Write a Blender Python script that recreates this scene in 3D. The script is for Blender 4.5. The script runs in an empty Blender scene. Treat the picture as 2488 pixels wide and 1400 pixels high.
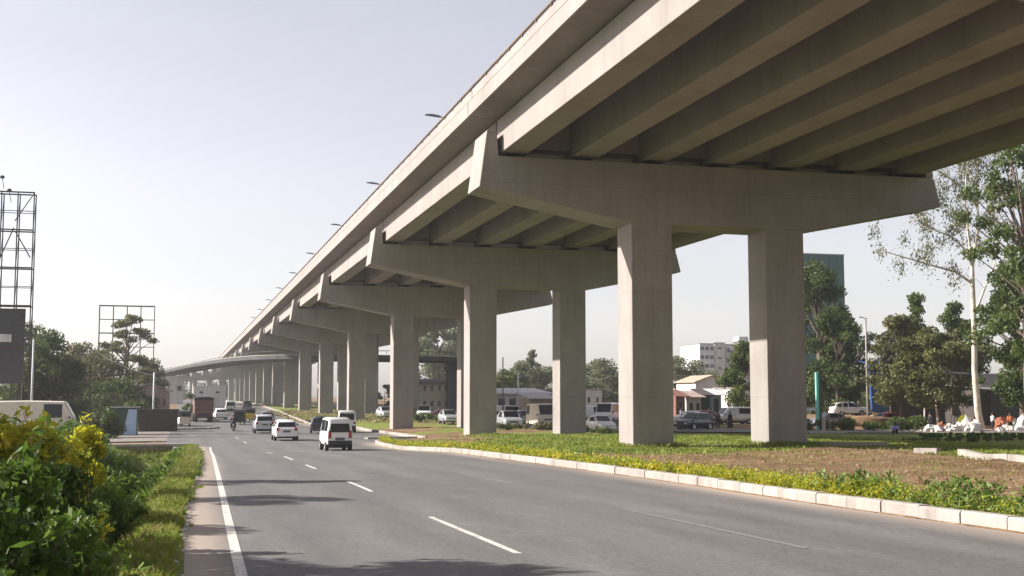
import bpy, bmesh, math, random
from mathutils import Vector, Matrix, noise, Quaternion
R = math.radians
random.seed(7)
scene = bpy.context.scene
col = scene.collection

# ------------------------------------------------------------------ camera (the eye is the world origin, +Y runs along the flyover)
cd = bpy.data.cameras.new('camera'); cam = bpy.data.objects.new('camera', cd); col.objects.link(cam)
PITCH, YAW, FPX = R(5.0648), R(-14.9589), 2990.0
cd.sensor_width = 36; cd.lens = FPX / 2488 * 36; cd.clip_start = 0.1; cd.clip_end = 9000
cam.location = (0, 0, 0); cam.rotation_euler = (math.pi / 2 + PITCH, 0, YAW)
scene.camera = cam
CM = Matrix.Rotation(YAW, 3, 'Z') @ Matrix.Rotation(math.pi / 2 + PITCH, 3, 'X')
def ray(px, py): return CM @ Vector((px - 1244, -(py - 700), -FPX))
def at(px, Y, py=965):                       # world X and Z seen at a pixel, at world depth Y
    d = ray(px, py); return d * (Y / d.y)

# ------------------------------------------------------------------ world, sun, exposure
SUN_EL, SUN_AZ = R(31.0), R(-68.5)           # azimuth from +Y, clockwise
w = bpy.data.worlds.new('World'); scene.world = w; w.use_nodes = True
nt = w.node_tree; bg = nt.nodes['Background']
sky = nt.nodes.new('ShaderNodeTexSky'); sky.sky_type = 'NISHITA'; sky.sun_disc = False
sky.sun_elevation = SUN_EL; sky.sun_rotation = SUN_AZ % (2 * math.pi); sky.air_density = 1.0; sky.dust_density = 1.0; sky.ozone_density = 1.0; sky.altitude = 0
hs = nt.nodes.new('ShaderNodeHueSaturation'); hs.inputs['Saturation'].default_value = 0.36
nt.links.new(sky.outputs[0], hs.inputs['Color']); tn = nt.nodes.new('ShaderNodeMix'); tn.data_type = 'RGBA'; tn.blend_type = 'MULTIPLY'; tn.inputs[0].default_value = 1; tn.inputs[7].default_value = (1.035, 0.975, 0.99, 1)
nt.links.new(hs.outputs[0], tn.inputs[6]); 
tcw = nt.nodes.new('ShaderNodeTexCoord'); mpw = nt.nodes.new('ShaderNodeMapping'); mpw.inputs['Scale'].default_value = (1.2, 1.2, 5.0); nw = nt.nodes.new('ShaderNodeTexNoise'); nw.inputs['Scale'].default_value = 1.6; nw.inputs['Detail'].default_value = 5
nt.links.new(tcw.outputs['Generated'], mpw.inputs[0]); nt.links.new(mpw.outputs[0], nw.inputs['Vector'])
mrw = nt.nodes.new('ShaderNodeMapRange'); mrw.inputs['From Min'].default_value = 0.35; mrw.inputs['From Max'].default_value = 0.7; mrw.inputs['To Min'].default_value = 0.97; mrw.inputs['To Max'].default_value = 1.06; nt.links.new(nw.outputs['Fac'], mrw.inputs['Value'])
vm = nt.nodes.new('ShaderNodeVectorMath'); vm.operation = 'SCALE'; nt.links.new(tn.outputs[2], vm.inputs[0]); nt.links.new(mrw.outputs[0], vm.inputs['Scale']); nt.links.new(vm.outputs[0], bg.inputs[0]); bg.inputs[1].default_value = 0.077
sl = bpy.data.lights.new('sun', 'SUN'); sl.energy = 5.0; sl.angle = R(0.6); sl.color = (1.0, 0.945, 0.88)
so = bpy.data.objects.new('sun', sl); col.objects.link(so)
S = Vector((math.sin(SUN_AZ) * math.cos(SUN_EL), math.cos(SUN_AZ) * math.cos(SUN_EL), math.sin(SUN_EL)))
so.rotation_euler = S.to_track_quat('Z', 'Y').to_euler(); so.location = S * 50
vs = scene.view_settings; vs.view_transform = 'Standard'; vs.look = 'None'; vs.gamma = 1; vs.use_curve_mapping = False
vs.exposure = 1.17
scene.cycles.max_bounces = 6; scene.cycles.diffuse_bounces = 3; scene.cycles.transparent_max_bounces = 6
scene.cycles.use_adaptive_sampling = True

# ------------------------------------------------------------------ materials
def nmat(name):
    m = bpy.data.materials.new(name); m.use_nodes = True
    return m, m.node_tree, m.node_tree.nodes['Principled BSDF']
def ramp(nt, fac, stops):
    r = nt.nodes.new('ShaderNodeValToRGB'); nt.links.new(fac, r.inputs[0])
    e = r.color_ramp.elements
    while len(e) < len(stops): e.new(0.5)
    for i, (p, c) in enumerate(stops):
        e[i].position = p; e[i].color = (c, c, c, 1) if isinstance(c, (int, float)) else (*c, 1)
    return r.outputs[0]
def posn(nt, scale=(1, 1, 1)):
    g = nt.nodes.new('ShaderNodeNewGeometry'); mp = nt.nodes.new('ShaderNodeMapping'); mp.inputs['Scale'].default_value = scale
    nt.links.new(g.outputs['Position'], mp.inputs[0]); return mp.outputs[0]
def noi(nt, v, scale, detail=4, rough=0.55, dist=0):
    n = nt.nodes.new('ShaderNodeTexNoise'); nt.links.new(v, n.inputs['Vector'])
    n.inputs['Scale'].default_value = scale; n.inputs['Detail'].default_value = detail; n.inputs['Roughness'].default_value = rough; n.inputs['Distortion'].default_value = dist
    return n.outputs['Fac']
def mixc(nt, a, b, fac, mode='MIX'):
    m = nt.nodes.new('ShaderNodeMix'); m.data_type = 'RGBA'; m.blend_type = mode
    for s, v in ((0, fac), (6, a), (7, b)):
        if hasattr(v, 'links') or hasattr(v, 'is_linked'): nt.links.new(v, m.inputs[s])
        else: m.inputs[s].default_value = v if s == 0 else (*v, 1)
    return m.outputs[2]
def bump(nt, b, h, strength=0.3, dist=0.02):
    n = nt.nodes.new('ShaderNodeBump'); n.inputs['Strength'].default_value = strength; n.inputs['Distance'].default_value = dist
    nt.links.new(h, n.inputs['Height']); nt.links.new(n.outputs[0], b.inputs['Normal'])
def simple(name, c, rough=0.6, metal=0, spec=0.5, vary=0.12, scale=3, coat=0):
    m, nt, b = nmat(name)
    f = noi(nt, posn(nt), scale, 5)
    lo = tuple(x * (1 - vary) for x in c); hi = tuple(min(1, x * (1 + vary)) for x in c)
    nt.links.new(ramp(nt, f, ((0.3, lo), (0.7, hi))), b.inputs['Base Color'])
    b.inputs['Roughness'].default_value = rough; b.inputs['Metallic'].default_value = metal
    b.inputs['Specular IOR Level'].default_value = spec; b.inputs['Coat Weight'].default_value = coat
    return m
def concrete(name, c, stain=0.25, streak=0.5, lines=2.4):
    m, nt, b = nmat(name)
    big = noi(nt, posn(nt), 0.35, 6, 0.6)
    fine = noi(nt, posn(nt), 9, 5, 0.7)
    st = noi(nt, posn(nt, (1.9, 1.9, 0.12)), 1.0, 7, 0.75)
    a = ramp(nt, big, ((0.25, tuple(x * (1 - stain) for x in c)), (0.75, tuple(min(1, x * 1.1) for x in c))))
    a = mixc(nt, a, (0.55, 0.52, 0.50), ramp(nt, st, ((0.48, 0.0), (0.68, streak * 0.9))), 'MULTIPLY')
    a = mixc(nt, a, (0.80, 0.78, 0.75), ramp(nt, fine, ((0.35, 0.5), (0.65, 0.0))), 'MULTIPLY')
    # casting lifts: thin darker joints at regular heights
    g = nt.nodes.new('ShaderNodeNewGeometry'); sp = nt.nodes.new('ShaderNodeSeparateXYZ'); nt.links.new(g.outputs['Position'], sp.inputs[0])
    md = nt.nodes.new('ShaderNodeMath'); md.operation = 'PINGPONG'; md.inputs[1].default_value = lines; nt.links.new(sp.outputs[2], md.inputs[0])
    ln = nt.nodes.new('ShaderNodeMath'); ln.operation = 'LESS_THAN'; ln.inputs[1].default_value = 0.012; nt.links.new(md.outputs[0], ln.inputs[0])
    k = nt.nodes.new('ShaderNodeMath'); k.operation = 'MULTIPLY'; k.inputs[1].default_value = 0.45; nt.links.new(ln.outputs[0], k.inputs[0])
    a = mixc(nt, a, (0.45, 0.43, 0.40), k.outputs[0], 'MULTIPLY')
    nt.links.new(a, b.inputs['Base Color']); b.inputs['Roughness'].default_value = 0.88; b.inputs['Specular IOR Level'].default_value = 0.25
    bump(nt, b, fine, 0.25, 0.01)
    return m
def foliage(name, cols, scale=0.6, trans=0.35, rough=0.55):
    m, nt, b = nmat(name)
    f = noi(nt, posn(nt), scale, 3, 0.7)
    a = ramp(nt, f, tuple((0.28 + 0.44 * i / (len(cols) - 1), c) for i, c in enumerate(cols)))
    f2 = noi(nt, posn(nt), scale * 9, 2, 0.5)
    a = mixc(nt, a, (0.55, 0.6, 0.5), ramp(nt, f2, ((0.4, 0.7), (0.62, 0.0))), 'MULTIPLY')
    nt.links.new(a, b.inputs['Base Color']); b.inputs['Roughness'].default_value = rough; b.inputs['Specular IOR Level'].default_value = 0.3
    t = nt.nodes.new('ShaderNodeBsdfTranslucent'); nt.links.new(a, t.inputs[0])
    mx = nt.nodes.new('ShaderNodeMixShader'); mx.inputs[0].default_value = trans
    out = nt.nodes['Material Output']
    nt.links.new(b.outputs[0], mx.inputs[1]); nt.links.new(t.outputs[0], mx.inputs[2]); nt.links.new(mx.outputs[0], out.inputs[0])
    return m
M = {}
M['conc'] = concrete('flyover concrete', (0.315, 0.284, 0.267), 0.20, 0.34)
M['girder'] = concrete('girder concrete', (0.31, 0.28, 0.262), 0.2, 0.3, 50)
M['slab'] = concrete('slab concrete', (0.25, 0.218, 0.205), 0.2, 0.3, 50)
M['kerb'] = concrete('kerb concrete', (0.37, 0.335, 0.305), 0.35, 0.9, 50)
M['ramp'] = concrete('shade darkened ramp concrete', (0.075, 0.074, 0.076), 0.2, 0.5)  # darkened well below the flyover concrete to paint shade onto the ramp
M['paleconc'] = concrete('pale painted concrete', (0.62, 0.63, 0.66), 0.2, 0.7)
M['rubber'] = simple('black rubber', (0.02, 0.02, 0.02), 0.8)
M['rail'] = simple('rusty rail steel', (0.16, 0.11, 0.07), 0.6, 0.3, scale=6, vary=0.5)
M['lampsteel'] = simple('grey lamp steel', (0.12, 0.12, 0.14), 0.5, 0.5)
M['white'] = simple('white car paint', (0.74, 0.74, 0.73), 0.28, 0, 0.5, 0.04, 2, 0.6)
M['silver'] = simple('silver car paint', (0.50, 0.51, 0.54), 0.3, 0.4, 0.5, 0.05, 2, 0.6)
M['navy'] = simple('dark blue car paint', (0.02, 0.025, 0.04), 0.25, 0.2, 0.5, 0.1, 2, 0.6)
M['maroon'] = simple('brown body paint', (0.16, 0.075, 0.055), 0.6)
M['cream'] = simple('cream body paint', (0.60, 0.55, 0.46), 0.5)
M['yellowp'] = simple('yellow body paint', (0.55, 0.42, 0.05), 0.5)
M['glass'] = simple('dark window glass', (0.010, 0.012, 0.018), 0.12, 0, 0.35, 0.1)
M['trim'] = simple('black plastic trim', (0.018, 0.018, 0.02), 0.55)
M['tyre'] = simple('tyre rubber', (0.015, 0.015, 0.016), 0.85)
M['rim'] = simple('wheel rim metal', (0.35, 0.35, 0.37), 0.4, 0.7)
M['red'] = simple('red lamp lens', (0.35, 0.012, 0.01), 0.2)
M['headl'] = simple('clear lamp lens', (0.6, 0.6, 0.62), 0.12)
M['plate'] = simple('number plate', (0.10, 0.10, 0.11), 0.5)
M['bark'] = simple('brown bark', (0.10, 0.07, 0.05), 0.9, vary=0.4, scale=5)
M['palebark'] = simple('pale smooth bark', (0.52, 0.45, 0.37), 0.8, vary=0.3, scale=1.6)
M['steel'] = simple('dark weathered steel', (0.07, 0.06, 0.055), 0.7, 0.3, vary=0.4)
M['leafdark'] = foliage('dark green leaves', ((0.028, 0.048, 0.014), (0.075, 0.11, 0.025), (0.16, 0.19, 0.05)), 0.5)
M['leafmid'] = foliage('mid green leaves', ((0.04, 0.065, 0.016), (0.10, 0.14, 0.032), (0.20, 0.22, 0.06)), 0.5)
M['leafolive'] = foliage('olive leaves', ((0.05, 0.06, 0.022), (0.12, 0.125, 0.04), (0.24, 0.22, 0.08)), 0.4)
M['leafpale'] = foliage('haze paled grey green leaves', ((0.09, 0.11, 0.06), (0.17, 0.19, 0.10), (0.28, 0.28, 0.16)), 0.5)  # albedo lifted to paint distance haze into the far crowns
M['leafbush'] = foliage('bright bush leaves', ((0.03, 0.065, 0.01), (0.09, 0.155, 0.02), (0.22, 0.30, 0.045)), 1.2, 0.4)
M['leafyellow'] = foliage('yellow bush leaves', ((0.24, 0.30, 0.03), (0.52, 0.50, 0.04), (0.78, 0.62, 0.06)), 2.5, 0.5)
M['leafborder'] = foliage('border plant leaves', ((0.18, 0.24, 0.02), (0.42, 0.42, 0.03), (0.70, 0.55, 0.04)), 0.9, 0.45)
M['leaflime'] = foliage('lime plant leaves', ((0.08, 0.16, 0.02), (0.20, 0.28, 0.06), (0.38, 0.44, 0.14)), 1.5, 0.4)
M['grass'] = foliage('grass blades', ((0.11, 0.165, 0.022), (0.22, 0.27, 0.04), (0.38, 0.37, 0.085)), 0.5, 0.4)
M['drygrass'] = foliage('dry grass blades', ((0.14, 0.13, 0.05), (0.28, 0.23, 0.09), (0.40, 0.32, 0.14)), 0.5, 0.3)
M['skin'] = simple('brown skin', (0.20, 0.10, 0.06), 0.6)
M['blackcloth'] = simple('dark cloth', (0.02, 0.015, 0.02), 0.9)
M['browncloth'] = simple('dark maroon cloth', (0.06, 0.02, 0.02), 0.9)
M['lavcloth'] = simple('lavender cloth', (0.28, 0.27, 0.62), 0.9)
M['whitecloth'] = simple('white cloth', (0.70, 0.68, 0.66), 0.9)
M['orangecloth'] = simple('orange cloth', (0.50, 0.14, 0.04), 0.9)
M['hair'] = simple('black hair', (0.01, 0.008, 0.008), 0.7)
M['wallwhite'] = concrete('whitewashed wall', (0.62, 0.61, 0.60), 0.2, 0.8, 50)
M['wallgrey'] = concrete('grey rendered wall', (0.36, 0.35, 0.34), 0.25, 0.8, 50)
M['wallpink'] = concrete('pink rendered wall', (0.44, 0.33, 0.30), 0.25, 0.8, 50)
M['walltan'] = concrete('tan rendered wall', (0.42, 0.35, 0.27), 0.25, 0.8, 50)
M['walldark'] = simple('plain dark wall', (0.055, 0.045, 0.04), 0.9, vary=0.35)  # very dark brown, varied at random
M['tin'] = simple('corrugated tin', (0.30, 0.27, 0.26), 0.5, 0.5, vary=0.3)
M['redtin'] = simple('rusty red tin', (0.20, 0.085, 0.06), 0.7, 0.1, vary=0.35)
M['tealglass'] = simple('teal facade glass', (0.008, 0.075, 0.07), 0.5, 0, 0.08, 0.25, 0.2)
M['pane'] = simple('window pane', (0.04, 0.05, 0.06), 0.15)
M['bluetarp'] = simple('blue tarpaulin', (0.02, 0.07, 0.28), 0.6, vary=0.3)
M['tealpaint'] = simple('teal paint', (0.18, 0.50, 0.42), 0.5)
M['greenpaint'] = simple('dark green paint', (0.03, 0.07, 0.05), 0.6)
M['bluepaint'] = simple('pale blue panel', (0.38, 0.52, 0.68), 0.5)
M['hoard'] = simple('dark hoarding sheet', (0.05, 0.05, 0.055), 0.7)
M['rock'] = concrete('white painted stone', (0.66, 0.62, 0.58), 0.3, 0.3, 50)
M['redrock'] = concrete('red brown stone', (0.34, 0.13, 0.07), 0.3, 0.3, 50)
M['clod'] = concrete('earth clod', (0.27, 0.18, 0.12), 0.3, 0.1, 50)
M['sand'] = concrete('pale sand', (0.50, 0.40, 0.31), 0.3, 0.1, 50)

def asphalt():
    m, nt, b = nmat('worn asphalt')
    fine = noi(nt, posn(nt), 55, 4, 0.75); mid = noi(nt, posn(nt, (1, 0.12, 1)), 1.3, 6, 0.6); big = noi(nt, posn(nt, (0.35, 0.05, 1)), 1.0, 4, 0.5)
    a = ramp(nt, mid, ((0.3, (0.126, 0.120, 0.117)), (0.7, (0.168, 0.159, 0.154))))
    a = mixc(nt, a, (0.72, 0.71, 0.70), ramp(nt, big, ((0.5, 0.0), (0.8, 0.6))), 'MULTIPLY')
    a = mixc(nt, a, (0.60, 0.60, 0.60), ramp(nt, fine, ((0.3, 0.75), (0.6, 0.0))), 'MULTIPLY')
    gx = nt.nodes.new('ShaderNodeNewGeometry'); sx = nt.nodes.new('ShaderNodeSeparateXYZ'); nt.links.new(gx.outputs['Position'], sx.inputs[0])
    wv = nt.nodes.new('ShaderNodeMath'); wv.operation = 'MULTIPLY_ADD'; nt.links.new(sx.outputs[0], wv.inputs[0]); wv.inputs[1].default_value = 2 * math.pi / 1.87; wv.inputs[2].default_value = 0.6
    wc = nt.nodes.new('ShaderNodeMath'); wc.operation = 'COSINE'; nt.links.new(wv.outputs[0], wc.inputs[0])
    wm = nt.nodes.new('ShaderNodeMath'); wm.operation = 'MULTIPLY_ADD'; nt.links.new(wc.outputs[0], wm.inputs[0]); wm.inputs[1].default_value = 0.14; wm.inputs[2].default_value = 0.10
    a = mixc(nt, a, (0.58, 0.57, 0.56), wm.outputs[0], 'MULTIPLY')
    gr = noi(nt, posn(nt, (1, 0.5, 1)), 16, 4, 0.85)
    a = mixc(nt, a, (0.62, 0.62, 0.62), ramp(nt, gr, ((0.38, 0.75), (0.56, 0.0))), 'MULTIPLY')
    pt = noi(nt, posn(nt, (1.1, 0.45, 1)), 1.2, 5, 0.7)
    a = mixc(nt, a, (0.235, 0.222, 0.21), ramp(nt, pt, ((0.56, 0.0), (0.72, 0.22))))
    # tarred cracks
    v = nt.nodes.new('ShaderNodeTexVoronoi'); v.feature = 'DISTANCE_TO_EDGE'; nt.links.new(posn(nt, (0.22, 0.10, 1)), v.inputs['Vector']); v.inputs['Scale'].default_value = 1.0
    wob = noi(nt, posn(nt), 0.6, 3)
    cr = nt.nodes.new('ShaderNodeMath'); cr.operation = 'LESS_THAN'; cr.inputs[1].default_value = 0.0022; nt.links.new(v.outputs['Distance'], cr.inputs[0])
    c2 = nt.nodes.new('ShaderNodeMath'); c2.operation = 'MULTIPLY'; nt.links.new(cr.outputs[0], c2.inputs[0]); nt.links.new(ramp(nt, wob, ((0.56, 0.0), (0.64, 0.35))), c2.inputs[1])
    a = mixc(nt, a, (0.35, 0.35, 0.35), c2.outputs[0], 'MULTIPLY')
    # dust drifting in from the edge
    at_ = nt.nodes.new('ShaderNodeAttribute'); at_.attribute_name = 'edge'
    a = mixc(nt, a, (0.36, 0.29, 0.235), at_.outputs['Fac'])
    nt.links.new(a, b.inputs['Base Color']); b.inputs['Roughness'].default_value = 0.82; b.inputs['Specular IOR Level'].default_value = 0.35
    bump(nt, b, fine, 0.35, 0.006); return m
M['asphalt'] = asphalt()
def paint():
    m, nt, b = nmat('worn road paint')
    f = noi(nt, posn(nt), 14, 6, 0.75); f2 = noi(nt, posn(nt), 1.2, 3)
    wear = nt.nodes.new('ShaderNodeMath'); wear.operation = 'MULTIPLY'; nt.links.new(ramp(nt, f, ((0.42, 1.0), (0.6, 0.0))), wear.inputs[0]); nt.links.new(ramp(nt, f2, ((0.35, 0.3), (0.7, 1.0))), wear.inputs[1])
    nt.links.new(mixc(nt, (0.62, 0.58, 0.53), (0.22, 0.20, 0.19), wear.outputs[0]), b.inputs['Base Color']); b.inputs['Roughness'].default_value = 0.7; return m
M['paint'] = paint()
def fadedpaint():
    m, nt, b = nmat('nearly worn off road paint')
    f = noi(nt, posn(nt), 10, 6, 0.8)
    nt.links.new(ramp(nt, f, ((0.42, (0.14, 0.135, 0.13)), (0.72, (0.27, 0.255, 0.245)))), b.inputs['Base Color']); b.inputs['Roughness'].default_value = 0.8; return m
M['faded'] = fadedpaint()
def groundmat():
    m, nt, b = nmat('earth and turf')
    at_ = nt.nodes.new('ShaderNodeAttribute'); at_.attribute_name = 'zone'
    f = noi(nt, posn(nt), 1.8, 7, 0.7); f2 = noi(nt, posn(nt), 14, 5, 0.75); f3 = noi(nt, posn(nt), 0.25, 4)
    soil = ramp(nt, f, ((0.3, (0.15, 0.09, 0.05)), (0.5, (0.26, 0.165, 0.095)), (0.75, (0.36, 0.26, 0.155))))
    soil = mixc(nt, soil, (0.45, 0.42, 0.36), ramp(nt, f2, ((0.36, 0.9), (0.55, 0.0))), 'MULTIPLY')
    soil = mixc(nt, soil, (0.62, 0.60, 0.55), ramp(nt, f3, ((0.4, 0.0), (0.62, 0.8))), 'MULTIPLY')
    soil = mixc(nt, soil, (0.40, 0.32, 0.22), ramp(nt, noi(nt, posn(nt, (0.5, 1.4, 1)), 0.9, 6, 0.7), ((0.55, 0.0), (0.7, 0.6))))
    turf = ramp(nt, f, ((0.3, (0.07, 0.105, 0.02)), (0.5, (0.15, 0.185, 0.035)), (0.7, (0.27, 0.25, 0.08))))
    ad = nt.nodes.new('ShaderNodeMath'); ad.operation = 'ADD'; nt.links.new(at_.outputs['Fac'], ad.inputs[0])
    sb = nt.nodes.new('ShaderNodeMath'); sb.operation = 'MULTIPLY_ADD'; nt.links.new(f, sb.inputs[0]); sb.inputs[1].default_value = 0.9; sb.inputs[2].default_value = -0.45; nt.links.new(sb.outputs[0], ad.inputs[1])
    a = mixc(nt, soil, turf, ramp(nt, ad.outputs[0], ((0.42, 0.0), (0.6, 1.0))))
    nt.links.new(a, b.inputs['Base Color']); b.inputs['Roughness'].default_value = 0.95; b.inputs['Specular IOR Level'].default_value = 0.1
    bump(nt, b, f2, 0.8, 0.06); return m
M['ground'] = groundmat()

# ------------------------------------------------------------------ mesh helpers
class MB:
    def __init__(s): s.v = []; s.f = []; s.mi = []
    def add(s, vs, fs, mi=0):
        o = len(s.v); s.v += [tuple(v) for v in vs]; s.f += [tuple(i + o for i in f) for f in fs]; s.mi += [mi] * len(fs)
    def box(s, x0, x1, y0, y1, z0, z1, mi=0, bev=0):
        v = [(x, y, z) for x in (x0, x1) for y in (y0, y1) for z in (z0, z1)]
        s.add(v, [(0, 1, 3, 2), (4, 6, 7, 5), (0, 4, 5, 1), (2, 3, 7, 6), (0, 2, 6, 4), (1, 5, 7, 3)], mi)
    def prism(s, poly, y0, y1, mi=0):            # poly in XZ, extruded along Y
        n = len(poly); v = [(x, y0, z) for x, z in poly] + [(x, y1, z) for x, z in poly]
        s.add(v, [tuple(range(n)), tuple(range(2 * n - 1, n - 1, -1))] + [(i, i + n, (i + 1) % n + n, (i + 1) % n) for i in range(n)], mi)
    def prismx(s, poly, x0, x1, mi=0):           # poly in YZ, extruded along X
        n = len(poly); v = [(x0, y, z) for y, z in poly] + [(x1, y, z) for y, z in poly]
        s.add(v, [tuple(range(n - 1, -1, -1)), tuple(range(n, 2 * n))] + [((i + 1) % n, (i + 1) % n + n, i + n, i) for i in range(n)], mi)
    def tube(s, pts, rad, seg=8, mi=0, cap=True):
        pts = [Vector(p) for p in pts]; n = len(pts)
        if not hasattr(rad, '__len__'): rad = [rad] * n
        vs = []; prev = None
        for i, p in enumerate(pts):
            d = (pts[min(i + 1, n - 1)] - pts[max(i - 1, 0)]).normalized()
            up = prev if prev else (Vector((0, 0, 1)) if abs(d.z) < 0.9 else Vector((1, 0, 0)))
            a = d.cross(up).normalized(); b = a.cross(d).normalized(); prev = b
            for k in range(seg):
                t = 2 * math.pi * k / seg; vs.append(p + (a * math.cos(t) + b * math.sin(t)) * rad[i])
        fs = [(i * seg + k, i * seg + (k + 1) % seg, (i + 1) * seg + (k + 1) % seg, (i + 1) * seg + k) for i in range(n - 1) for k in range(seg)]
        if cap: fs += [tuple(range(seg - 1, -1, -1)), tuple(range((n - 1) * seg, n * seg))]
        s.add(vs, fs, mi)
    def blob(s, c, r, sub=2, rough=0.25, mi=0, seed=0):
        bm = bmesh.new(); bmesh.ops.create_icosphere(bm, subdivisions=sub, radius=1)
        vs = []
        for v in bm.verts:
            k = 1 + rough * noise.noise(v.co * 1.7 + Vector((seed * 3.1, seed, 0)))
            vs.append((c[0] + v.co.x * r[0] * k, c[1] + v.co.y * r[1] * k, c[2] + v.co.z * r[2] * k))
        s.add(vs, [tuple(v.index for v in f.verts) for f in bm.faces], mi); bm.free()
    def build(s, name, mats, parent=None, smooth=False, bevel=0, loc=None):
        me = bpy.data.meshes.new(name); me.from_pydata(s.v, [], s.f)
        for m in (mats if isinstance(mats, (list, tuple)) else [mats]): me.materials.append(m)
        if any(s.mi): me.polygons.foreach_set('material_index', s.mi)
        if smooth: me.polygons.foreach_set('use_smooth', [True] * len(s.f))
        me.update()
        o = bpy.data.objects.new(name, me); col.objects.link(o)
        if parent: o.parent = parent
        if loc: o.location = loc
        if bevel:
            b = o.modifiers.new('bevel', 'BEVEL'); b.width = bevel; b.segments = 2; b.limit_method = 'ANGLE'
        return o
def tag(o, label=None, cat=None, group=None, kind=None):
    if label: o['label'] = label
    if cat: o['category'] = cat
    if group: o['group'] = group
    if kind: o['kind'] = kind
    return o
def empty(name, loc, rz=0, label=None, cat=None, group=None):
    o = bpy.data.objects.new(name, None); col.objects.link(o); o.location = loc; o.rotation_euler = (0, 0, rz); o.empty_display_size = 0.3
    return tag(o, label, cat, group)
def copy_tree(o, parent=None):
    kids = [c for c in col.objects if c.parent == o]
    c = o.copy(); col.objects.link(c); c.parent = parent
    for k in kids: copy_tree(k, c)
    return c
def lerp(tab, x):
    if x <= tab[0][0]: return tab[0][1]
    for (a, va), (b, vb) in zip(tab, tab[1:]):
        if x <= b: return va + (vb - va) * (x - a) / (b - a)
    return tab[-1][1]
def sm(a, b, x):
    t = max(0, min(1, (x - a) / (b - a))); return t * t * (3 - 2 * t)

# ------------------------------------------------------------------ terrain
ZR = [(-60, -1.45), (0, -1.85), (15, -1.99), (22, -2.08), (30, -2.15), (42, -2.32), (55, -2.52), (70, -3.0), (83, -3.05), (100, -3.18), (120, -3.3), (143, -3.2), (180, -2.95), (220, -2.6), (320, -1.9), (600, -1.5), (4000, -1.2)]
ZM = [(-60, -1.4), (0, -1.7), (30, -2.1), (53, -2.33), (87, -2.72), (120, -3.0), (150, -2.8), (187, -2.5), (220, -2.4), (320, -1.75), (600, -1.35), (4000, -1.0)]
ZE = [(-60, -2.2), (0, -2.4), (40, -2.6), (100, -3.2), (200, -3.2), (400, -2.2), (4000, -1.2)]
zr = lambda y: lerp(ZR, y)
XS = lambda y: lerp([(-60, -1.3), (14, -0.12), (26, 0.06), (44, 0.6), (65, 0.85), (80, 0.9)], y)                               # left edge of the sealed shoulder
XM = lambda y: lerp([(-60, 12), (78, 12), (83, 12.6), (86, 17.5), (136, 17.5), (139, 14), (220, 16.4), (320, 18.5), (4000, 19)], y)
def h(x, y):
    z = zr(y)
    n = noise.noise(Vector((x * 0.35, y * 0.35, 0))); n2 = noise.noise(Vector((x * 1.3, y * 1.3, 5)))
    if x < XM(y) + 0.2:
        d = XS(y) - x
        k = 1 - sm(76, 79, y)
        if y > 79 and x < -2: z -= 0.05 + 0.1 * sm(-2, -30, x)
        if d < -0.1 : return z - 0.05
        prof = lerp([(-0.1, 0.03), (0.05, 0.10), (0.45, 0.12), (0.8, -0.15), (1.9, -1.5), (3.4, -1.6), (4.8, -0.1), (6, 0.3), (9, 0.1), (20, -0.2), (200, 0)], d)  # far bank raised so that it shades the ditch
        return z + prof * k - 0.05 * (1 - k) + (0.14 * n + 0.05 * n2) * k * sm(0.1, 1.5, d)
    e = x - XM(y)
    zm = lerp(ZM, y)
    z1 = z + 0.12 + (zm - z - 0.12) * sm(0.2, 5, e)
    z1 += (0.10 * n + 0.07 * n2) * sm(0.3, 1.5, e)
    zz = lerp(ZE, y)
    t = sm(37, 43, x) if y < 80 else sm(30, 34, x)
    return z1 * (1 - t) + (zz + (0.1 * n if x > 54 and y > 112 else 0)) * t
def zone(x, y):                                               # 0 bare earth .. 1 turf
    n = noise.noise(Vector((x * 0.13, y * 0.13, 9)))
    if x < XM(y):
        d = XS(y) - x
        if y < 79: return 1.0 if d > -0.1 else 0.2
        return 0.15 + 0.4 * n if x < -1 else 0.1
    if y < 84:
        if x < 31: g = 0.12 + sm(45, 50, y + 4 * n) * 0.9 + 0.18 * sm(2.5, 1.0, x - XM(y))
        else: g = 0.95
        if x > 12.5 and x < 19 and 66 < y < 84: g = 0.35 + n
        return g
    if x < 33: return 0.55 + 0.9 * n if y < 136 else 0.9
    if y < 103 and x > 33: return 0.95
    return 0.25 + 0.7 * n
def axis(parts):
    out = []
    for a, b, st in parts:
        k = max(1, round((b - a) / st)); out += [a + (b - a) * i / k for i in range(k)]
    return out + [parts[-1][1]]
xs = axis([(-3000, -300, 300), (-300, -40, 20), (-40, -8, 2), (-8, 2, 0.3), (2, 11.5, 2), (11.5, 20, 0.35), (20, 40, 0.7), (40, 100, 3), (100, 300, 20), (300, 3000, 300)])
ys = axis([(-60, 4, 4), (4, 60, 0.5), (60, 145, 1), (145, 300, 5), (300, 800, 50), (800, 6000, 500)])
g = MB(); nx = len(xs)
g.v = [(x, y, h(x, y)) for y in ys for x in xs]
g.f = [(j * nx + i, j * nx + i + 1, (j + 1) * nx + i + 1, (j + 1) * nx + i) for j in range(len(ys) - 1) for i in range(nx - 1)]
g.mi = [0] * len(g.f)
ground = g.build('ground', M['ground'], smooth=True); tag(ground, kind='structure')
za = ground.data.attributes.new('zone', 'FLOAT', 'POINT'); za.data.foreach_set('value', [max(0, min(1, zone(v[0], v[1]))) for v in g.v])

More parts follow.
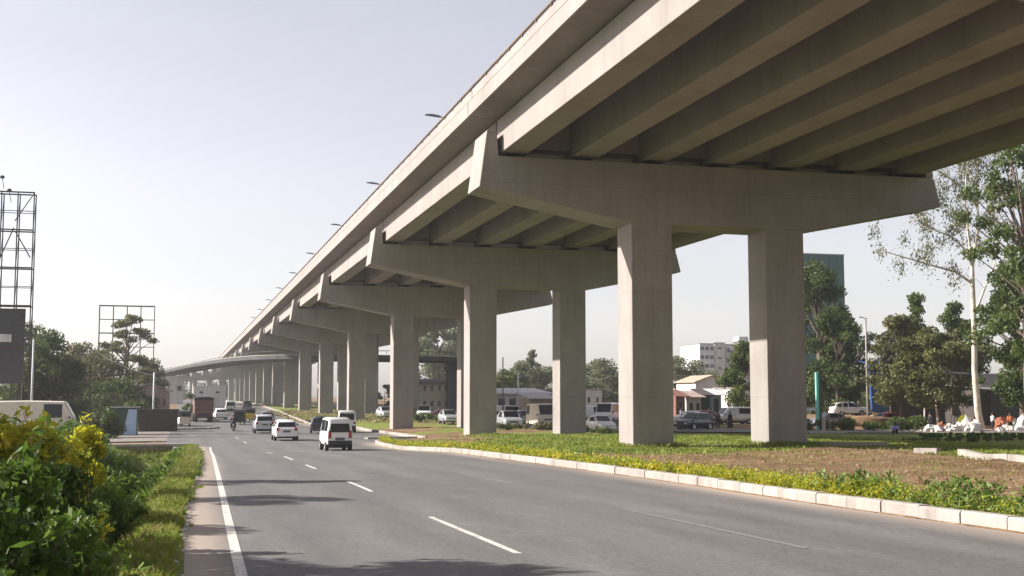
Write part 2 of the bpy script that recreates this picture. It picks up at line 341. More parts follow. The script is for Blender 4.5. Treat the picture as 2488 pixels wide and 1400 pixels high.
def strip(name, xf, xt, y0, y1, dz, mat, step=2.0, nxs=2, edge=None, zf=None):
    m = MB(); k = max(1, int((y1 - y0) / step)); zf = zf or (lambda x, y: zr(y))
    for j in range(k + 1):
        y = y0 + (y1 - y0) * j / k
        for i in range(nxs + 1):
            x = xf(y) + (xt(y) - xf(y)) * i / nxs; m.v.append((x, y, zf(x, y) + dz))
    n = nxs + 1
    m.f = [(j * n + i, j * n + i + 1, (j + 1) * n + i + 1, (j + 1) * n + i) for j in range(k) for i in range(nxs)]; m.mi = [0] * len(m.f)
    o = m.build(name, mat, smooth=True)
    if edge:
        a = o.data.attributes.new('edge', 'FLOAT', 'POINT'); a.data.foreach_set('value', [max(0, min(1, edge(v[0], v[1]))) for v in m.v])
    return o
def redge(x, y):
    n = 0.5 + 0.7 * noise.noise(Vector((x * 0.8, y * 0.12, 3)))
    a = sm(1.0, 0.25, x - XS(y)) * 0.9 if y < 79 else 0
    b = sm(1.3, 0.0, XM(y) - x) * 0.75 * (n + 0.2)
    return max(a * (0.75 + 0.25 * n), b)
tag(strip('road', lambda y: XS(y) - 0.12 if y < 78.5 else -1.0 - 0 * y, lambda y: XM(y) + 0.1, -60, 700, 0.0, M['asphalt'], 1.5, 60, redge), kind='structure')
tag(strip('side_road', lambda y: -80, lambda y: -1.0, 92, 124, -0.04, M['asphalt'], 4, 12, lambda x, y: 0.35, lambda x, y: h(x, y) + 0.09), kind='structure')
def spline(P, n):
    out = []
    for i in range(len(P) - 1):
        p0, p1, p2, p3 = P[max(i - 1, 0)], P[i], P[i + 1], P[min(i + 2, len(P) - 1)]
        for k in range(n):
            t = k / n; out.append(tuple(0.5 * (2 * b + (c - a) * t + (2 * a - 5 * b + 4 * c - d) * t * t + (-a + 3 * b - 3 * c + d) * t ** 3) for a, b, c, d in zip(p0, p1, p2, p3)))
    return out + [P[-1]]
OR = spline([(38.5, 640), (38.5, 300), (38.5, 190), (38.2, 145), (39.5, 122), (46, 109), (60, 101), (85, 96), (160, 90)], 8)
def ribbon(name, path, wd, mat, dz):
    m = MB()
    for i, p in enumerate(path):
        a = Vector(path[max(i - 1, 0)]); b = Vector(path[min(i + 1, len(path) - 1)]); d = (b - a).normalized(); nr = Vector((d.y, -d.x))
        for u in range(7):
            q = Vector(p) + nr * wd * (u / 6 - 0.5); m.v.append((q.x, q.y, lerp(ZE, p[1]) + dz))
    m.f = [(i * 7 + j + 7, i * 7 + j + 8, i * 7 + j + 1, i * 7 + j) for i in range(len(path) - 1) for j in range(6)]; m.mi = [0] * len(m.f)
    o = m.build(name, mat, smooth=True); a = o.data.attributes.new('edge', 'FLOAT', 'POINT'); a.data.foreach_set('value', [0.7 if k % 7 in (0, 6) else 0.2 for k in range(len(m.v))])
    return tag(o, kind='structure')
ribbon('opposite_road', OR, 10.5, M['asphalt'], 0.12)
# painted markings
mk = MB()
def mark(m, xa, ya, xb, yb, wd, dz=0.006, n=None):
    n = n or max(1, int(abs(yb - ya) / 2))
    for i in range(n):
        q = []
        for t in (i / n, (i + 1) / n):
            x = xa + (xb - xa) * t; y = ya + (yb - ya) * t; q.append((x, y))
        (x0, y0), (x1, y1) = q
        m.add([(x0 - wd / 2, y0, zr(y0) + dz), (x0 + wd / 2, y0, zr(y0) + dz), (x1 + wd / 2, y1, zr(y1) + dz), (x1 - wd / 2, y1, zr(y1) + dz)], [(0, 1, 2, 3)])
XL = lambda y: 0.45 + 0.0165 * y
mark(mk, XL(-20), -20, XL(77), 77, 0.135)
for (a, b) in ((15.4, 21.2), (28.0, 32.2), (40.0, 43.4), (48.5, 52.8), (60, 64), (84, 88), (96, 100)): mark(mk, 4.2, a, 4.2, b, 0.105)
mark(mk, 5.05, 12.4, 5.3, 12.75, 0.35)
tag(mk.build('road_markings', M['paint']), kind='structure')
mk = MB()
for (a, b) in ((14.9, 21.9), (30, 36), (44, 50)): mark(mk, 8.0, a, 8.0, b, 0.09)
tag(mk.build('worn_markings', M['faded']), kind='structure')

# kerbs (blocks with open joints)
def kerb(name, pts, L=1.16, wd=0.22, ht=0.22, mat=None, jit=0.012, side=1, zf=None):
    m = MB(); zf = zf or (lambda x, y: zr(y)); rnd = random.Random(3)
    P = [Vector(p) for p in pts]; seg = [];
    for a, b in zip(P, P[1:]):
        n = max(1, round((b - a).length / L)); seg += [(a.lerp(b, i / n), a.lerp(b, (i + 1) / n)) for i in range(n)]
    for a, b in seg:
        d = (b - a).normalized(); nrm = Vector((d.y, -d.x)) * side
        a2 = a + d * 0.012; b2 = b - d * 0.012; o = nrm * rnd.uniform(-jit, jit); z = rnd.uniform(-0.008, 0.008)
        za, zb = zf(a.x, a.y), zf(b.x, b.y); c = 0.03
        pa = [a2 + o, a2 + o, a2 + o + nrm * c, a2 + o + nrm * wd, a2 + o + nrm * wd]
        pb = [p + (b2 - a2) for p in pa]
        hs_ = [-0.25, ht - c, ht, ht, -0.25]
        v = [(p.x, p.y, za + q + z * (q > 0)) for p, q in zip(pa, hs_)] + [(p.x, p.y, zb + q + z * (q > 0)) for p, q in zip(pb, hs_)]
        fs = [(0, 1, 2, 3, 4), (9, 8, 7, 6, 5)] + [(i, i + 5, (i + 1) % 5 + 5, (i + 1) % 5) for i in range(5)]
        m.add(v, fs)
    o = m.build(name, mat or M['kerb']); return tag(o, kind='structure')
kerb('median_kerb', [(XM(y), y) for y in (-20, 15, 30, 50, 78)] + [(12.4, 81.5), (13.3, 84), (15, 85.3)], 1.16)
kerb('median_kerb', [(17.4, 90), (17.5, 104), (17.5, 136), (14.2, 139.5)] + [(XM(y) + 0.1, y) for y in (150, 180, 220, 260, 320, 420, 560)], 2.4, 0.25, 0.22)
kerb('crossing_kerb', [(13.2, 92), (19.5, 94.5), (27, 96)], 1.6, 0.5, 0.14)
hz = lambda x, y: h(x, y) - 0.02
kerb('edging_kerb', [(21.9, 55.9), (25.2, 55.9), (26.4, 55.9)], 1.6, 0.3, 0.13, zf=hz)
for seg in ([(28.8, 54.6), (31.6, 50.8)], [(29.6, 45.4), (29.9, 44.2)], [(28.6, 40.8), (27.2, 36.0), (26.6, 33), (26, 28)]): kerb('edging_kerb', seg, 3.0, 0.3, 0.24, zf=hz)
kerb('junction_kerb', [(-5, 129), (-1, 128), (2.2, 129.5), (3.4, 133)], 2, 0.5, 0.16)
kerb('opposite_kerb', [(33.0, y) for y in (150, 200, 300, 420)], 2.4, 0.2, 0.2, zf=lambda x, y: lerp(ZE, y) + 0.1, side=1)

# ------------------------------------------------------------------ the flyover (one thing: piers and spans are its parts)
XC = 24.35; SP = 33.0; Y1 = 52.8
fly = empty('flyover', (XC, Y1, 0), 0, 'long grey concrete flyover on twin column piers running over the roadside', 'flyover')
def capmesh():
    m = MB()
    poly = [(-11.75, 9.37), (-4.6, 8.0), (4.4, 7.92), (11.75, 9.37), (11.4, 10.78), (10.95, 10.8), (-10.85, 10.8), (-10.95, 11.95), (-11.4, 11.95)]
    m.prism(poly, 0, 2.35)
    m.prism([(10.95, 10.81), (11.38, 10.81), (11.25, 11.95), (10.98, 11.95)], 0.0, 2.35)
    o = m.build('pier_cap', M['conc'], fly, bevel=0.04); return o
def colmesh(x, zb, par):
    m = MB(); m.box(x, x + 2.0, 0.04, 1.96, zb, 8.4); return m.build('column', M['conc'], par, bevel=0.05)
GX = [14.28 + 3.39 * i - XC for i in range(7)]
L0, L1 = 1.35, SP + 1.05                                       # span limits measured from the front of its pier
def spanmesh():
    m = MB()
    slab = [(-11.9, 12.80), (-10.0, 12.62), (10.0, 12.62), (11.9, 12.80), (11.9, 13.05), (-11.9, 13.05)]
    m.prism(slab, L0 - 0.12, L1 + 0.12)
    s = m.build('deck_span', M['slab'], fly)
    return s
def girdermesh(x, par):
    m = MB(); m.prism([(x - 0.62, 10.99), (x + 0.62, 10.99), (x + 0.62, 11.25), (x + 0.60, 12.63), (x - 0.60, 12.63), (x - 0.62, 11.25)], L0, L1)
    return m.build('girder', M['girder'], par, bevel=0.03)
def railmesh(sgn, par):
    m = MB()
    a = 11.9 * sgn
    P = lambda *q: [(a - sgn * x, z) for x, z in (q if sgn < 0 else q[::-1])]
    m.prism(P((-0.10, 12.78), (-0.10, 13.42), (0.05, 13.46), (0.35, 13.46), (0.45, 13.051), (-0.0, 13.051), (0.0, 12.78)), L0 - 0.1, L1 + 0.1)
    m.prism(P((0.30, 13.462), (0.30, 13.60), (0.08, 13.64), (0.08, 14.0), (0.3, 14.0), (0.40, 13.7), (0.42, 13.462)), L0 - 0.1, L1 + 0.1)
    o = m.build('parapet', M['conc'], par)
    r = MB(); x = a - sgn * 0.2
    for y in [L0 + 0.6 + i * 2.0 for i in range(16)]: r.box(x - 0.035, x + 0.035, y - 0.04, y + 0.04, 14.002, 14.26)
    r.tube([(x, L0 - 0.1, 14.28), (x, L1 + 0.1, 14.28)], 0.06, 8)
    r.build('handrail', M['rail'], o)
    return o
def bearings(par):
    out = []
    for x in GX:
        m = MB(); m.box(x - 0.3, x + 0.3, 0.4, 2.0, 10.803, 10.985); out.append(m.build('bearing', M['rubber'], par))
    return out
def diaph(par):
    for y in (L0 + 0.12, L1 - 0.42):
        m = MB(); m.box(GX[0] + 0.3, GX[-1] - 0.3, y, y + 0.3, 11.3, 12.615); m.build('end_diaphragm', M['girder'], par)
# axis of the viaduct: straight, then bending left far away
nodes = []; x, y, a = 0.0, -2 * SP, 0.0
for n in range(-2, 24):
    nodes.append((n, x, y, a))
    if n > 12: a += R(2.6)
    x -= math.sin(a) * SP; y += math.cos(a) * SP
cap0 = capmesh(); b0 = bearings(cap0); s0 = spanmesh()
gs = [girdermesh(x, s0) for x in GX]; rl = [railmesh(-1, s0), railmesh(1, s0)]; dp = diaph(s0)
colbase = [-11 * 0 - 4.6, -4.6]
c1 = colmesh(19.8 - XC, -4.6, cap0); c2 = colmesh(26.55 - XC, -4.6, cap0)
m = MB()
for x in GX: m.prism([(x - 0.62, 10.99), (x + 0.62, 10.99), (x + 0.60, 12.63), (x - 0.60, 12.63)], L0, L1)
farg = m.build('girder', M['girder'], None); farg['kind'] = 'stuff'
first = True
for n, x, y, a in nodes:
    if n == -2: c, s = cap0, s0
    else:
        c = copy_tree(cap0, fly)
        if n <= 11: s = copy_tree(s0, fly)
        else:
            s = s0.copy(); col.objects.link(s); s.parent = fly
            q = farg if first else farg.copy()
            if not first: col.objects.link(q)
            q.parent = s; first = False
            for r0 in rl[:1] + rl[1:]: copy_tree(r0, s)
    c.location = s.location = (x, y, 0); c.rotation_euler = s.rotation_euler = (0, 0, a)

# street lamps standing in the middle of the deck
def make_lamp():
    t = empty('street_lamp', (0, 0, 0))
    m = MB(); m.tube([(0, 0, 13.05), (0, 0, 18), (0, 0, 23.0)], [0.16, 0.12, 0.08], 8); m.build('pole', M['lampsteel'], t, True)
    for s in (-1, 1):
        m = MB(); m.tube([(0, 0, 22.8), (s * 1.2, 0, 23.2), (s * 4.0, 0, 23.5)], 0.06, 6); m.build('arm', M['lampsteel'], t, True)
        m = MB(); m.prism([(s * 3.9, 23.44), (s * 5.2, 23.56), (s * 5.15, 23.64), (s * 4.6, 23.68), (s * 3.9, 23.58)][::s], -0.14, 0.14); m.build('lamp_head', M['lampsteel'], t)
    return t
lamp0 = make_lamp()
ly = [-2, 32, 66, 100, 134, 168, 203, 236, 270, 304, 338, 372]
for i, y in enumerate(ly):
    o = lamp0 if i == 0 else copy_tree(lamp0)
    o.location = (XC, y, 0); o.scale = (1, 1, 1)
    names = {100: 'twin arm grey street lamp on the flyover, largest one showing over the parapet', 134: 'street lamp head over the flyover parapet, second largest', 168: 'street lamp head over the flyover parapet, third from the near end', 203: 'small street lamp head over the parapet, fourth from the near end', 236: 'tiny street lamp head over the parapet, fifth from the near end', 270: 'tiny street lamp head over the parapet, sixth from the near end'}
    tag(o, names.get(y, 'grey twin arm street lamp on the flyover deck hidden by the parapet' if y < 90 else 'far grey street lamp hardly showing over the distant parapet'), 'street lamp', 'street lamps along the flyover deck')

# ------------------------------------------------------------------ crossing ramp
ramp_ = empty('ramp_bridge', (10, 262, 0), 0, 'curved shade-darkened grey ramp bridge crossing low in front of the far flyover piers', 'bridge')
RP = spline([(52, 224, 6.2), (42, 226, 6.4), (30, 230, 6.6), (18.5, 240, 6.8), (12.0, 262, 6.9), (5.2, 303, 6.7), (-3.5, 362, 6.2), (-20, 430, 5.2), (-50, 490, 4.2)], 8)
def sweep(path, sect, name, mat, par, org):
    m = MB(); k = len(sect)
    for i, p in enumerate(path):
        a = Vector(path[max(i - 1, 0)]); b = Vector(path[min(i + 1, len(path) - 1)]); d = (b - a); d.z = 0; d.normalize(); nr = Vector((d.y, -d.x, 0))
        for u, v in sect: m.v.append(tuple(Vector(p) + nr * u + Vector((0, 0, v)) - org))
    for i in range(len(path) - 1): m.f += [(i * k + j, i * k + (j + 1) % k, (i + 1) * k + (j + 1) % k, (i + 1) * k + j) for j in range(k)]
    m.f += [tuple(range(k - 1, -1, -1)), tuple(range((len(path) - 1) * k, len(path) * k))]; m.mi = [0] * len(m.f)
    return m.build(name, mat, par)
org = Vector((10, 262, 0))
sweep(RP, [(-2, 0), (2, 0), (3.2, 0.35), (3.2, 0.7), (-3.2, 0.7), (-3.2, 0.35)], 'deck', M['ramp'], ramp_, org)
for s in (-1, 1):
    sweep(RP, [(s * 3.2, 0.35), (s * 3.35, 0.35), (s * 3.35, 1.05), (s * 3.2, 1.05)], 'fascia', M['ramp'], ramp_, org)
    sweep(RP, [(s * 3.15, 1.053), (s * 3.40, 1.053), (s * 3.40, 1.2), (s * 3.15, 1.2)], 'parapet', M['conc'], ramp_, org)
m = MB()
for i in range(0, len(RP), 1):
    p = RP[i]; q = RP[min(i + 1, len(RP) - 1)]
    m.tube([(p[0] - 10, p[1] - 262 - 3.2, p[2] + 1.95), (q[0] - 10, q[1] - 262 - 3.2, q[2] + 1.95)], 0.06, 5)
    m.tube([(p[0] - 10, p[1] - 262 - 3.2, p[2] + 1.45), (p[0] - 10, p[1] - 262 - 3.2, p[2] + 1.95)], 0.05, 5)
m.build('handrail', M['steel'], ramp_)
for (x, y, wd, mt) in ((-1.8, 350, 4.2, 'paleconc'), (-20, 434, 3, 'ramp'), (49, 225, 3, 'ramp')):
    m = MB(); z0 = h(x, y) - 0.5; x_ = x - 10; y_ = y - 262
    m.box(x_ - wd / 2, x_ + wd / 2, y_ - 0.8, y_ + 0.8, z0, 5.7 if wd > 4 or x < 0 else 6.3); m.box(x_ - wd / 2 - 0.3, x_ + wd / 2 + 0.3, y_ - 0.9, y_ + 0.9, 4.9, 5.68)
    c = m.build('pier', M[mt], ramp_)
    if wd > 4:
        m = MB(); m.box(x_ + 0.5, x_ + 1.7, y_ - 0.86, y_ - 0.78, 1.7, 3.0); m.build('vent', M['trim'], c)

# ------------------------------------------------------------------ foliage builders
def leafverts(m, c, size, rnd, up=0.0, n=1, mi=0, asp=0.55):
    # one leaf: a folded rhombus
    d = Vector((rnd.gauss(0, 1), rnd.gauss(0, 1), rnd.gauss(0, 1) + up)).normalized()
    a = d.orthogonal().normalized(); a.rotate(Quaternion(d, rnd.uniform(0, 6.28)))
    s = size * rnd.uniform(0.6, 1.3); w_ = a * (s * asp * 0.5)
    o = len(m.v); c = Vector(c)
    m.v += [tuple(c - d * s * 0.5), tuple(c + w_), tuple(c + d * s * 0.5), tuple(c - w_)]
    m.f.append((o, o + 1, o + 2, o + 3)); m.mi.append(mi)
def crown(m, clumps, nleaf, size, rnd, flat=0.75, up=0.2, mi=lambda r: 0, asp=0.55):
    tot = sum(r ** 2 for _, r in clumps)
    for c, r in clumps:
        for _ in range(int(nleaf * r * r / tot)):
            d = Vector((rnd.gauss(0, 1), rnd.gauss(0, 1), rnd.gauss(0, 1))).normalized() * r * (rnd.random() ** 0.45)
            d.z *= flat
            leafverts(m, Vector(c) + d, size, rnd, up, mi=mi(rnd), asp=asp)
def tree(name, x, y, H, label, cat='tree', W=None, leaf='leafmid', bark='bark', cb=0.3, nc=26, nleaf=5000, size=0.35, group=None, rt=None, seed=None, shape='round', clr=None, z=None, flat=0.7, dens=1.5):
    rnd = random.Random(seed if seed is not None else int(x * 31 + y * 17)); W = W or H * 0.4; z = h(x, y) - 0.1 if z is None else z
    t = empty(name, (x, y, z), 0, label, cat, group)
    clumps = []; rt = rt or H * 0.02
    clr = clr or H * 0.13
    for i in range(nc):
        u = (i + 0.5) / nc; zz = cb + (1 - cb) * u
        if shape == 'round': ww = math.sin(math.pi * min(1, (0.12 + 0.85 * u))) ** 0.6
        elif shape == 'cone': ww = 1.05 - u
        elif shape == 'column': ww = 0.55 + 0.45 * math.sin(math.pi * u)
        else: ww = 0.4 + 0.6 * u
        an = rnd.uniform(0, 6.28); rr = W * 0.5 * ww * rnd.uniform(0.35, 1.0)
        clumps.append((Vector((math.cos(an) * rr, math.sin(an) * rr, H * (zz - 0.03 * rnd.random()))), clr * rnd.uniform(0.6, 1.15)))
    b = MB(); bend = [Vector((rnd.uniform(-1, 1), rnd.uniform(-1, 1), 0)) * H * 0.015 for _ in range(6)]
    top = H * (cb + (1 - cb) * 0.7)
    tp = [Vector((0, 0, top * k / 5)) + bend[k] * (k > 0) for k in range(6)]
    b.tube(tp, [rt * (1 - 0.13 * k) for k in range(6)], 8)
    for c, r in clumps:
        k = max(0.12, min(0.9, (c.z / H) * 0.75)); p0 = Vector((0, 0, H * k)).lerp(Vector((c.x, c.y, c.z)), 0.02); mid = p0.lerp(c, 0.55) + Vector((0, 0, r * 0.1))
        if p0.z < top: b.tube([p0, mid, c], [rt * 0.32, rt * 0.2, rt * 0.08], 5, cap=False)
    b.build('trunk', M[bark], t, True)
    m = MB(); crown(m, clumps, int(nleaf * dens), size * 1.12, rnd, flat)
    m.build('crown', M[leaf], t)
    return t

# ---- right side trees
p = at(2376, 104.9); EX = 75.5
def eucalyptus():
    t = empty('eucalyptus_tree', (EX, 104.9, h(EX, 104.9) - 0.2), 0, 'tall slender pale barked tree with sparse hanging leaves right of the flyover', 'tree')
    rnd = random.Random(5); b = MB()
    zg = h(EX, 104.9) - 0.2
    W = lambda px, py: Vector((at(px, 104.9, py).x - EX, 0, at(px, 104.9, py).z - zg))
    main = [W(2386, 1050), W(2376, 1000), W(2368, 900), W(2367, 800), W(2364, 720), W(2362, 650), W(2370, 600), W(2378, 540), W(2372, 470), W(2376, 400), W(2380, 330)]
    b.tube(main, [0.42, 0.33, 0.29, 0.26, 0.24, 0.20, 0.15, 0.12, 0.09, 0.07, 0.04], 10)
    limbs = [[W(2370, 760), W(2400, 700), W(2432, 640), W(2445, 560), W(2450, 470)], [W(2363, 650), W(2340, 610), W(2300, 580), W(2240, 560), W(2200, 540)], [W(2364, 690), W(2330, 660), W(2270, 640), W(2180, 610)], [W(2378, 545), W(2400, 500), W(2430, 450), W(2440, 400)], [W(2374, 500), W(2340, 450), W(2310, 420), W(2290, 400)], [W(2362, 640), W(2345, 570), W(2330, 500), W(2325, 430)]]
    for q, L in enumerate(limbs):
        L = [v + Vector((0, (i * 0.5) * (-1) ** q, 0)) for i, v in enumerate(L)]
        b.tube(L, [0.16, 0.11, 0.08, 0.05, 0.03][:len(L)], 6, cap=False)
        for v in L[1:]:
            for _ in range(5):
                e = v + Vector((rnd.uniform(-1.6, 1.6), rnd.uniform(-1.6, 1.6), rnd.uniform(-0.8, 1.2)))
                b.tube([v, v.lerp(e, 0.5) + Vector((0, 0, 0.2)), e], [0.03, 0.02, 0.012], 4, cap=False)
    b.build('trunk', M['palebark'], t, True)
    m = MB(); cl = []
    for (px, py, r, k) in ((2200, 545, 26, 3), (2240, 560, 30, 5), (2290, 590, 28, 4), (2330, 540, 34, 6), (2180, 620, 20, 2), (2230, 650, 18, 1), (2310, 655, 22, 2), (2300, 470, 34, 6), (2345, 440, 34, 6), (2400, 430, 30, 5), (2440, 420, 34, 6), (2380, 370, 36, 6), (2330, 390, 34, 5), (2450, 500, 36, 5), (2405, 520, 26, 3), (2370, 590, 20, 2), (2440, 590, 26, 3), (2300, 520, 26, 3), (2265, 620, 22, 2), (2420, 350, 40, 5)):
        for _ in range(k):
            c = W(px + rnd.gauss(0, r), py + rnd.gauss(0, r)); c.y += rnd.uniform(-2, 2); cl.append((c, rnd.uniform(0.45, 0.95)))
    for c, r in cl:
        for _ in range(int(170 * r)):
            q = c + Vector((rnd.gauss(0, r * 0.5), rnd.gauss(0, r * 0.5), rnd.gauss(0, r * 0.7)))
            leafverts(m, q, 0.34, rnd, -1.6, asp=0.3)
    m.build('crown', M['leafolive'], t)
eucalyptus()
def T(px, Y, top, name, label, **k):                           # tree whose top shows at a given pixel
    q = at(px, Y, top); H = q.z - h(q.x, Y); return tree(name, q.x, Y, H, label, **k)
T(2480, 92, 330, 'tall_tree', 'big dark leafy tree at the right edge beside the pale barked one', W=12, leaf='leafmid', cb=0.25, nc=70, nleaf=10500, size=0.33, rt=0.35, seed=3, clr=1.25)
T(2470, 98, 640, 'broadleaf_tree', 'lower dark tree under the big one at the right edge', W=8, leaf='leafdark', cb=0.2, nc=30, nleaf=7000, size=0.32, seed=33, clr=1.3)
T(2318, 128, 730, 'broadleaf_tree', 'green tree with a pointed tip left of the pale barked tree', W=7, leaf='leafmid', cb=0.25, nc=26, nleaf=5500, seed=4, shape='cone', clr=1.2)
T(2225, 132, 715, 'pointed_tree', 'narrow pointed tree rising over the blue tarpaulin stall', W=5, leaf='leafmid', cb=0.2, nc=24, nleaf=4500, seed=8, shape='cone', clr=1.1)
T(2180, 122, 768, 'broadleaf_tree', 'round rusty green tree behind the blue tarpaulin stall', W=9, leaf='leafolive', cb=0.25, nc=36, nleaf=8000, seed=9, clr=1.3)
T(2275, 113, 805, 'broadleaf_tree', 'broad olive tree spreading over the dark open shed', W=12, leaf='leafolive', cb=0.28, nc=46, nleaf=9500, seed=10, clr=1.3)
T(2330, 135, 800, 'broadleaf_tree', 'dark tree just behind the pale bare trunk', W=9, leaf='leafdark', cb=0.3, nc=26, nleaf=5500, seed=41, clr=1.4)
T(1985, 140, 640, 'tall_tree', 'tall dark tree in front of the teal glass tower beside the near column', W=8, leaf='leafdark', cb=0.15, nc=46, nleaf=10000, seed=11, shape='column', clr=1.5)
T(2030, 136, 760, 'broadleaf_tree', 'dark green tree at the foot of the teal glass tower', W=7.5, leaf='leafdark', cb=0.12, nc=30, nleaf=6500, seed=12, clr=1.3)
T(2085, 165, 790, 'broadleaf_tree', 'sparse tree between the glass tower and the tall pole', W=6, leaf='leafmid', cb=0.25, nc=22, nleaf=3000, seed=13, clr=1.1)
T(1822, 150, 835, 'broadleaf_tree', 'bright green tree half hidden by the right near column', W=9, leaf='leafmid', cb=0.2, nc=34, nleaf=8000, seed=14, clr=1.5)
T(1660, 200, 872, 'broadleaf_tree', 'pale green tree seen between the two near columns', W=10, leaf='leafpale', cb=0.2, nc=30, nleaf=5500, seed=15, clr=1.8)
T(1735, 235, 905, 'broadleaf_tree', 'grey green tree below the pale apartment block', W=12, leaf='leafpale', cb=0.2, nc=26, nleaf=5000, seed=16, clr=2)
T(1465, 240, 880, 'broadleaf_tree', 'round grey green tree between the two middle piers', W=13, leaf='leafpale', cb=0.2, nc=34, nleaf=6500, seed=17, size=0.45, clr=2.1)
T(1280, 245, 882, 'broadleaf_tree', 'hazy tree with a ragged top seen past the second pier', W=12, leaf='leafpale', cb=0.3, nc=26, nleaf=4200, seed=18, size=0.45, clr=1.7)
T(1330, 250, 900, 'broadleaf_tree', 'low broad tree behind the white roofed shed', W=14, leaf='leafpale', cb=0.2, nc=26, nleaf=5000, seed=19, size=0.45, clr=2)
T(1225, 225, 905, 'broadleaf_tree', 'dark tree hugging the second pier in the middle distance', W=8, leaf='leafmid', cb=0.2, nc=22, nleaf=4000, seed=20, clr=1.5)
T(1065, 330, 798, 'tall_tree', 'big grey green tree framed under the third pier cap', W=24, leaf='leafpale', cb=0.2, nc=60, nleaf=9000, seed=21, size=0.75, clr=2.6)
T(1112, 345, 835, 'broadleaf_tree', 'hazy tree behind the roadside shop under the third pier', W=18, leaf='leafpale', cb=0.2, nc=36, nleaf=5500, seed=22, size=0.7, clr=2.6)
T(935, 260, 935, 'broadleaf_tree', 'low green tree seen between far columns', W=8, leaf='leafmid', cb=0.1, nc=20, nleaf=3000, seed=23)
# ---- left side trees
T(40, 160, 800, 'broadleaf_tree', 'dark tree behind the tall scaffold frame at the left edge', W=11, leaf='leafdark', cb=0.1, nc=30, nleaf=6000, seed=24, clr=1.8)
T(105, 150, 815, 'broadleaf_tree', 'dense dark rounded tree right of the tall scaffold frame', W=9, leaf='leafdark', cb=0.05, nc=40, nleaf=9000, seed=25, clr=1.6)
T(140, 150, 870, 'broadleaf_tree', 'low dark bush like tree above the parked pale van', W=7, leaf='leafdark', cb=0.02, nc=30, nleaf=6000, seed=26, clr=1.5)
T(195, 190, 835, 'broadleaf_tree', 'light olive tree left of the small frame tree', W=9, leaf='leafolive', cb=0.2, nc=26, nleaf=4500, seed=27, clr=1.6)
T(250, 185, 865, 'broadleaf_tree', 'shaded brown green tree below the small billboard frame', W=9, leaf='leafolive', cb=0.1, nc=30, nleaf=5500, seed=28, clr=1.6)
T(312, 200, 765, 'tall_tree', 'tall layered tree in front of the small billboard frame', W=10.5, leaf='leafolive', cb=0.12, nc=42, nleaf=6500, seed=29, clr=1.35, flat=0.45, shape='round')
T(360, 215, 880, 'broadleaf_tree', 'ragged tree touching the left end of the ramp bridge', W=7, leaf='leafmid', cb=0.1, nc=24, nleaf=3800, seed=30, clr=1.4)
T(285, 165, 930, 'broadleaf_tree', 'dark low tree behind the dark green kiosk', W=10, leaf='leafdark', cb=0.02, nc=24, nleaf=5000, seed=31, clr=1.6)
T(465, 190, 958, 'small_tree', 'small palm like sapling beside the white ramp pier', W=2.6, leaf='leafmid', cb=0.3, nc=9, nleaf=500, seed=32, clr=0.6)
# trees outside the left edge, whose shadows cross the lane
for i, (x, y, H, W) in enumerate(((-4.6, 17.0, 5.5, 2.3), (-7.0, 22.9, 4.9, 1.8), (-6.6, 29.3, 6.3, 2.2), (-7.6, 36.2, 7.8, 2.6), (-9.5, 41.5, 6.6, 2.0))):
    zg = h(x, y); tree('roadside_tree', x, y, H + (zr(y) - zg), ['slim young roadside tree nearest on the left verge', 'second slim roadside tree on the left verge', 'third slim roadside tree on the left verge', 'tallest slim roadside tree on the left verge', 'farthest slim roadside tree on the left verge'][i], W=W, leaf='leafmid', cb=0.45, nc=20, nleaf=2600, size=0.17, rt=0.07, seed=50 + i, shape='column', clr=0.62)

# ---- bushes in the near left corner
def bush(name, x, y, z, W, D, H, leaf, label, n=9000, size=0.075, seed=1, nc=30, clr=0.3, lean=(0, 0)):
    rnd = random.Random(seed); t = empty(name, (x, y, z), 0, label, 'bush')
    cl = []; b = MB()
    for _ in range(nc):
        a = rnd.uniform(0, 6.28); r = rnd.random() ** 0.6; hh = rnd.random() ** 0.7
        k = 1 - 0.45 * hh
        c = Vector((math.cos(a) * W / 2 * r * k + lean[0] * hh, math.sin(a) * D / 2 * r * k + lean[1] * hh, H * (0.12 + 0.82 * hh))); cl.append((c, clr * rnd.uniform(0.6, 1.2)))
        b.tube([(c.x * 0.15, c.y * 0.15, -0.1), (c.x * 0.5, c.y * 0.5, c.z * 0.5), tuple(c)], [0.022, 0.014, 0.005], 5, cap=False)
    m = MB(); crown(m, cl, n, size, rnd, 0.85, 0.3, asp=0.5)
    for _ in range(int(nc * 1.1)):
        c, r = rnd.choice(cl); d = Vector((rnd.gauss(0, 0.5) + c.x * 0.4, rnd.gauss(0, 0.5) + c.y * 0.4, rnd.uniform(0.3, 1.1))).normalized(); L = rnd.uniform(1.2, 2.1) * r
        b.tube([c, c + d * L * 0.6, c + d * L + Vector((0, 0, -0.1 * L))], [0.007, 0.005, 0.002], 4, cap=False)
        for k in range(13):
            leafverts(m, c + d * L * (0.3 + 0.7 * k / 12) + Vector((rnd.gauss(0, size * 0.4), rnd.gauss(0, size * 0.4), rnd.gauss(0, size * 0.4))), size * rnd.uniform(0.9, 1.7), rnd, 0.2, asp=0.42)
    b.build('stems', M['bark'], t, True)
    m.build('leaves', M[leaf], t); return t
bush('leafy_bush', -1.55, 9.4, -2.6, 2.0, 2.4, 2.05, 'leafbush', 'big dark green bush filling the lower left corner', 19000, 0.085, 1, 44, 0.30)
bush('leafy_bush', -1.35, 7.6, -2.4, 1.5, 1.4, 1.45, 'leafbush', 'nearest green bush at the very bottom left', 11000, 0.085, 2, 26, 0.27)
bush('leafy_bush', -1.15, 11.6, -2.9, 1.7, 2.0, 1.95, 'leafbush', 'green bush behind the big corner bush, standing in the ditch', 13000, 0.085, 3, 34, 0.28)
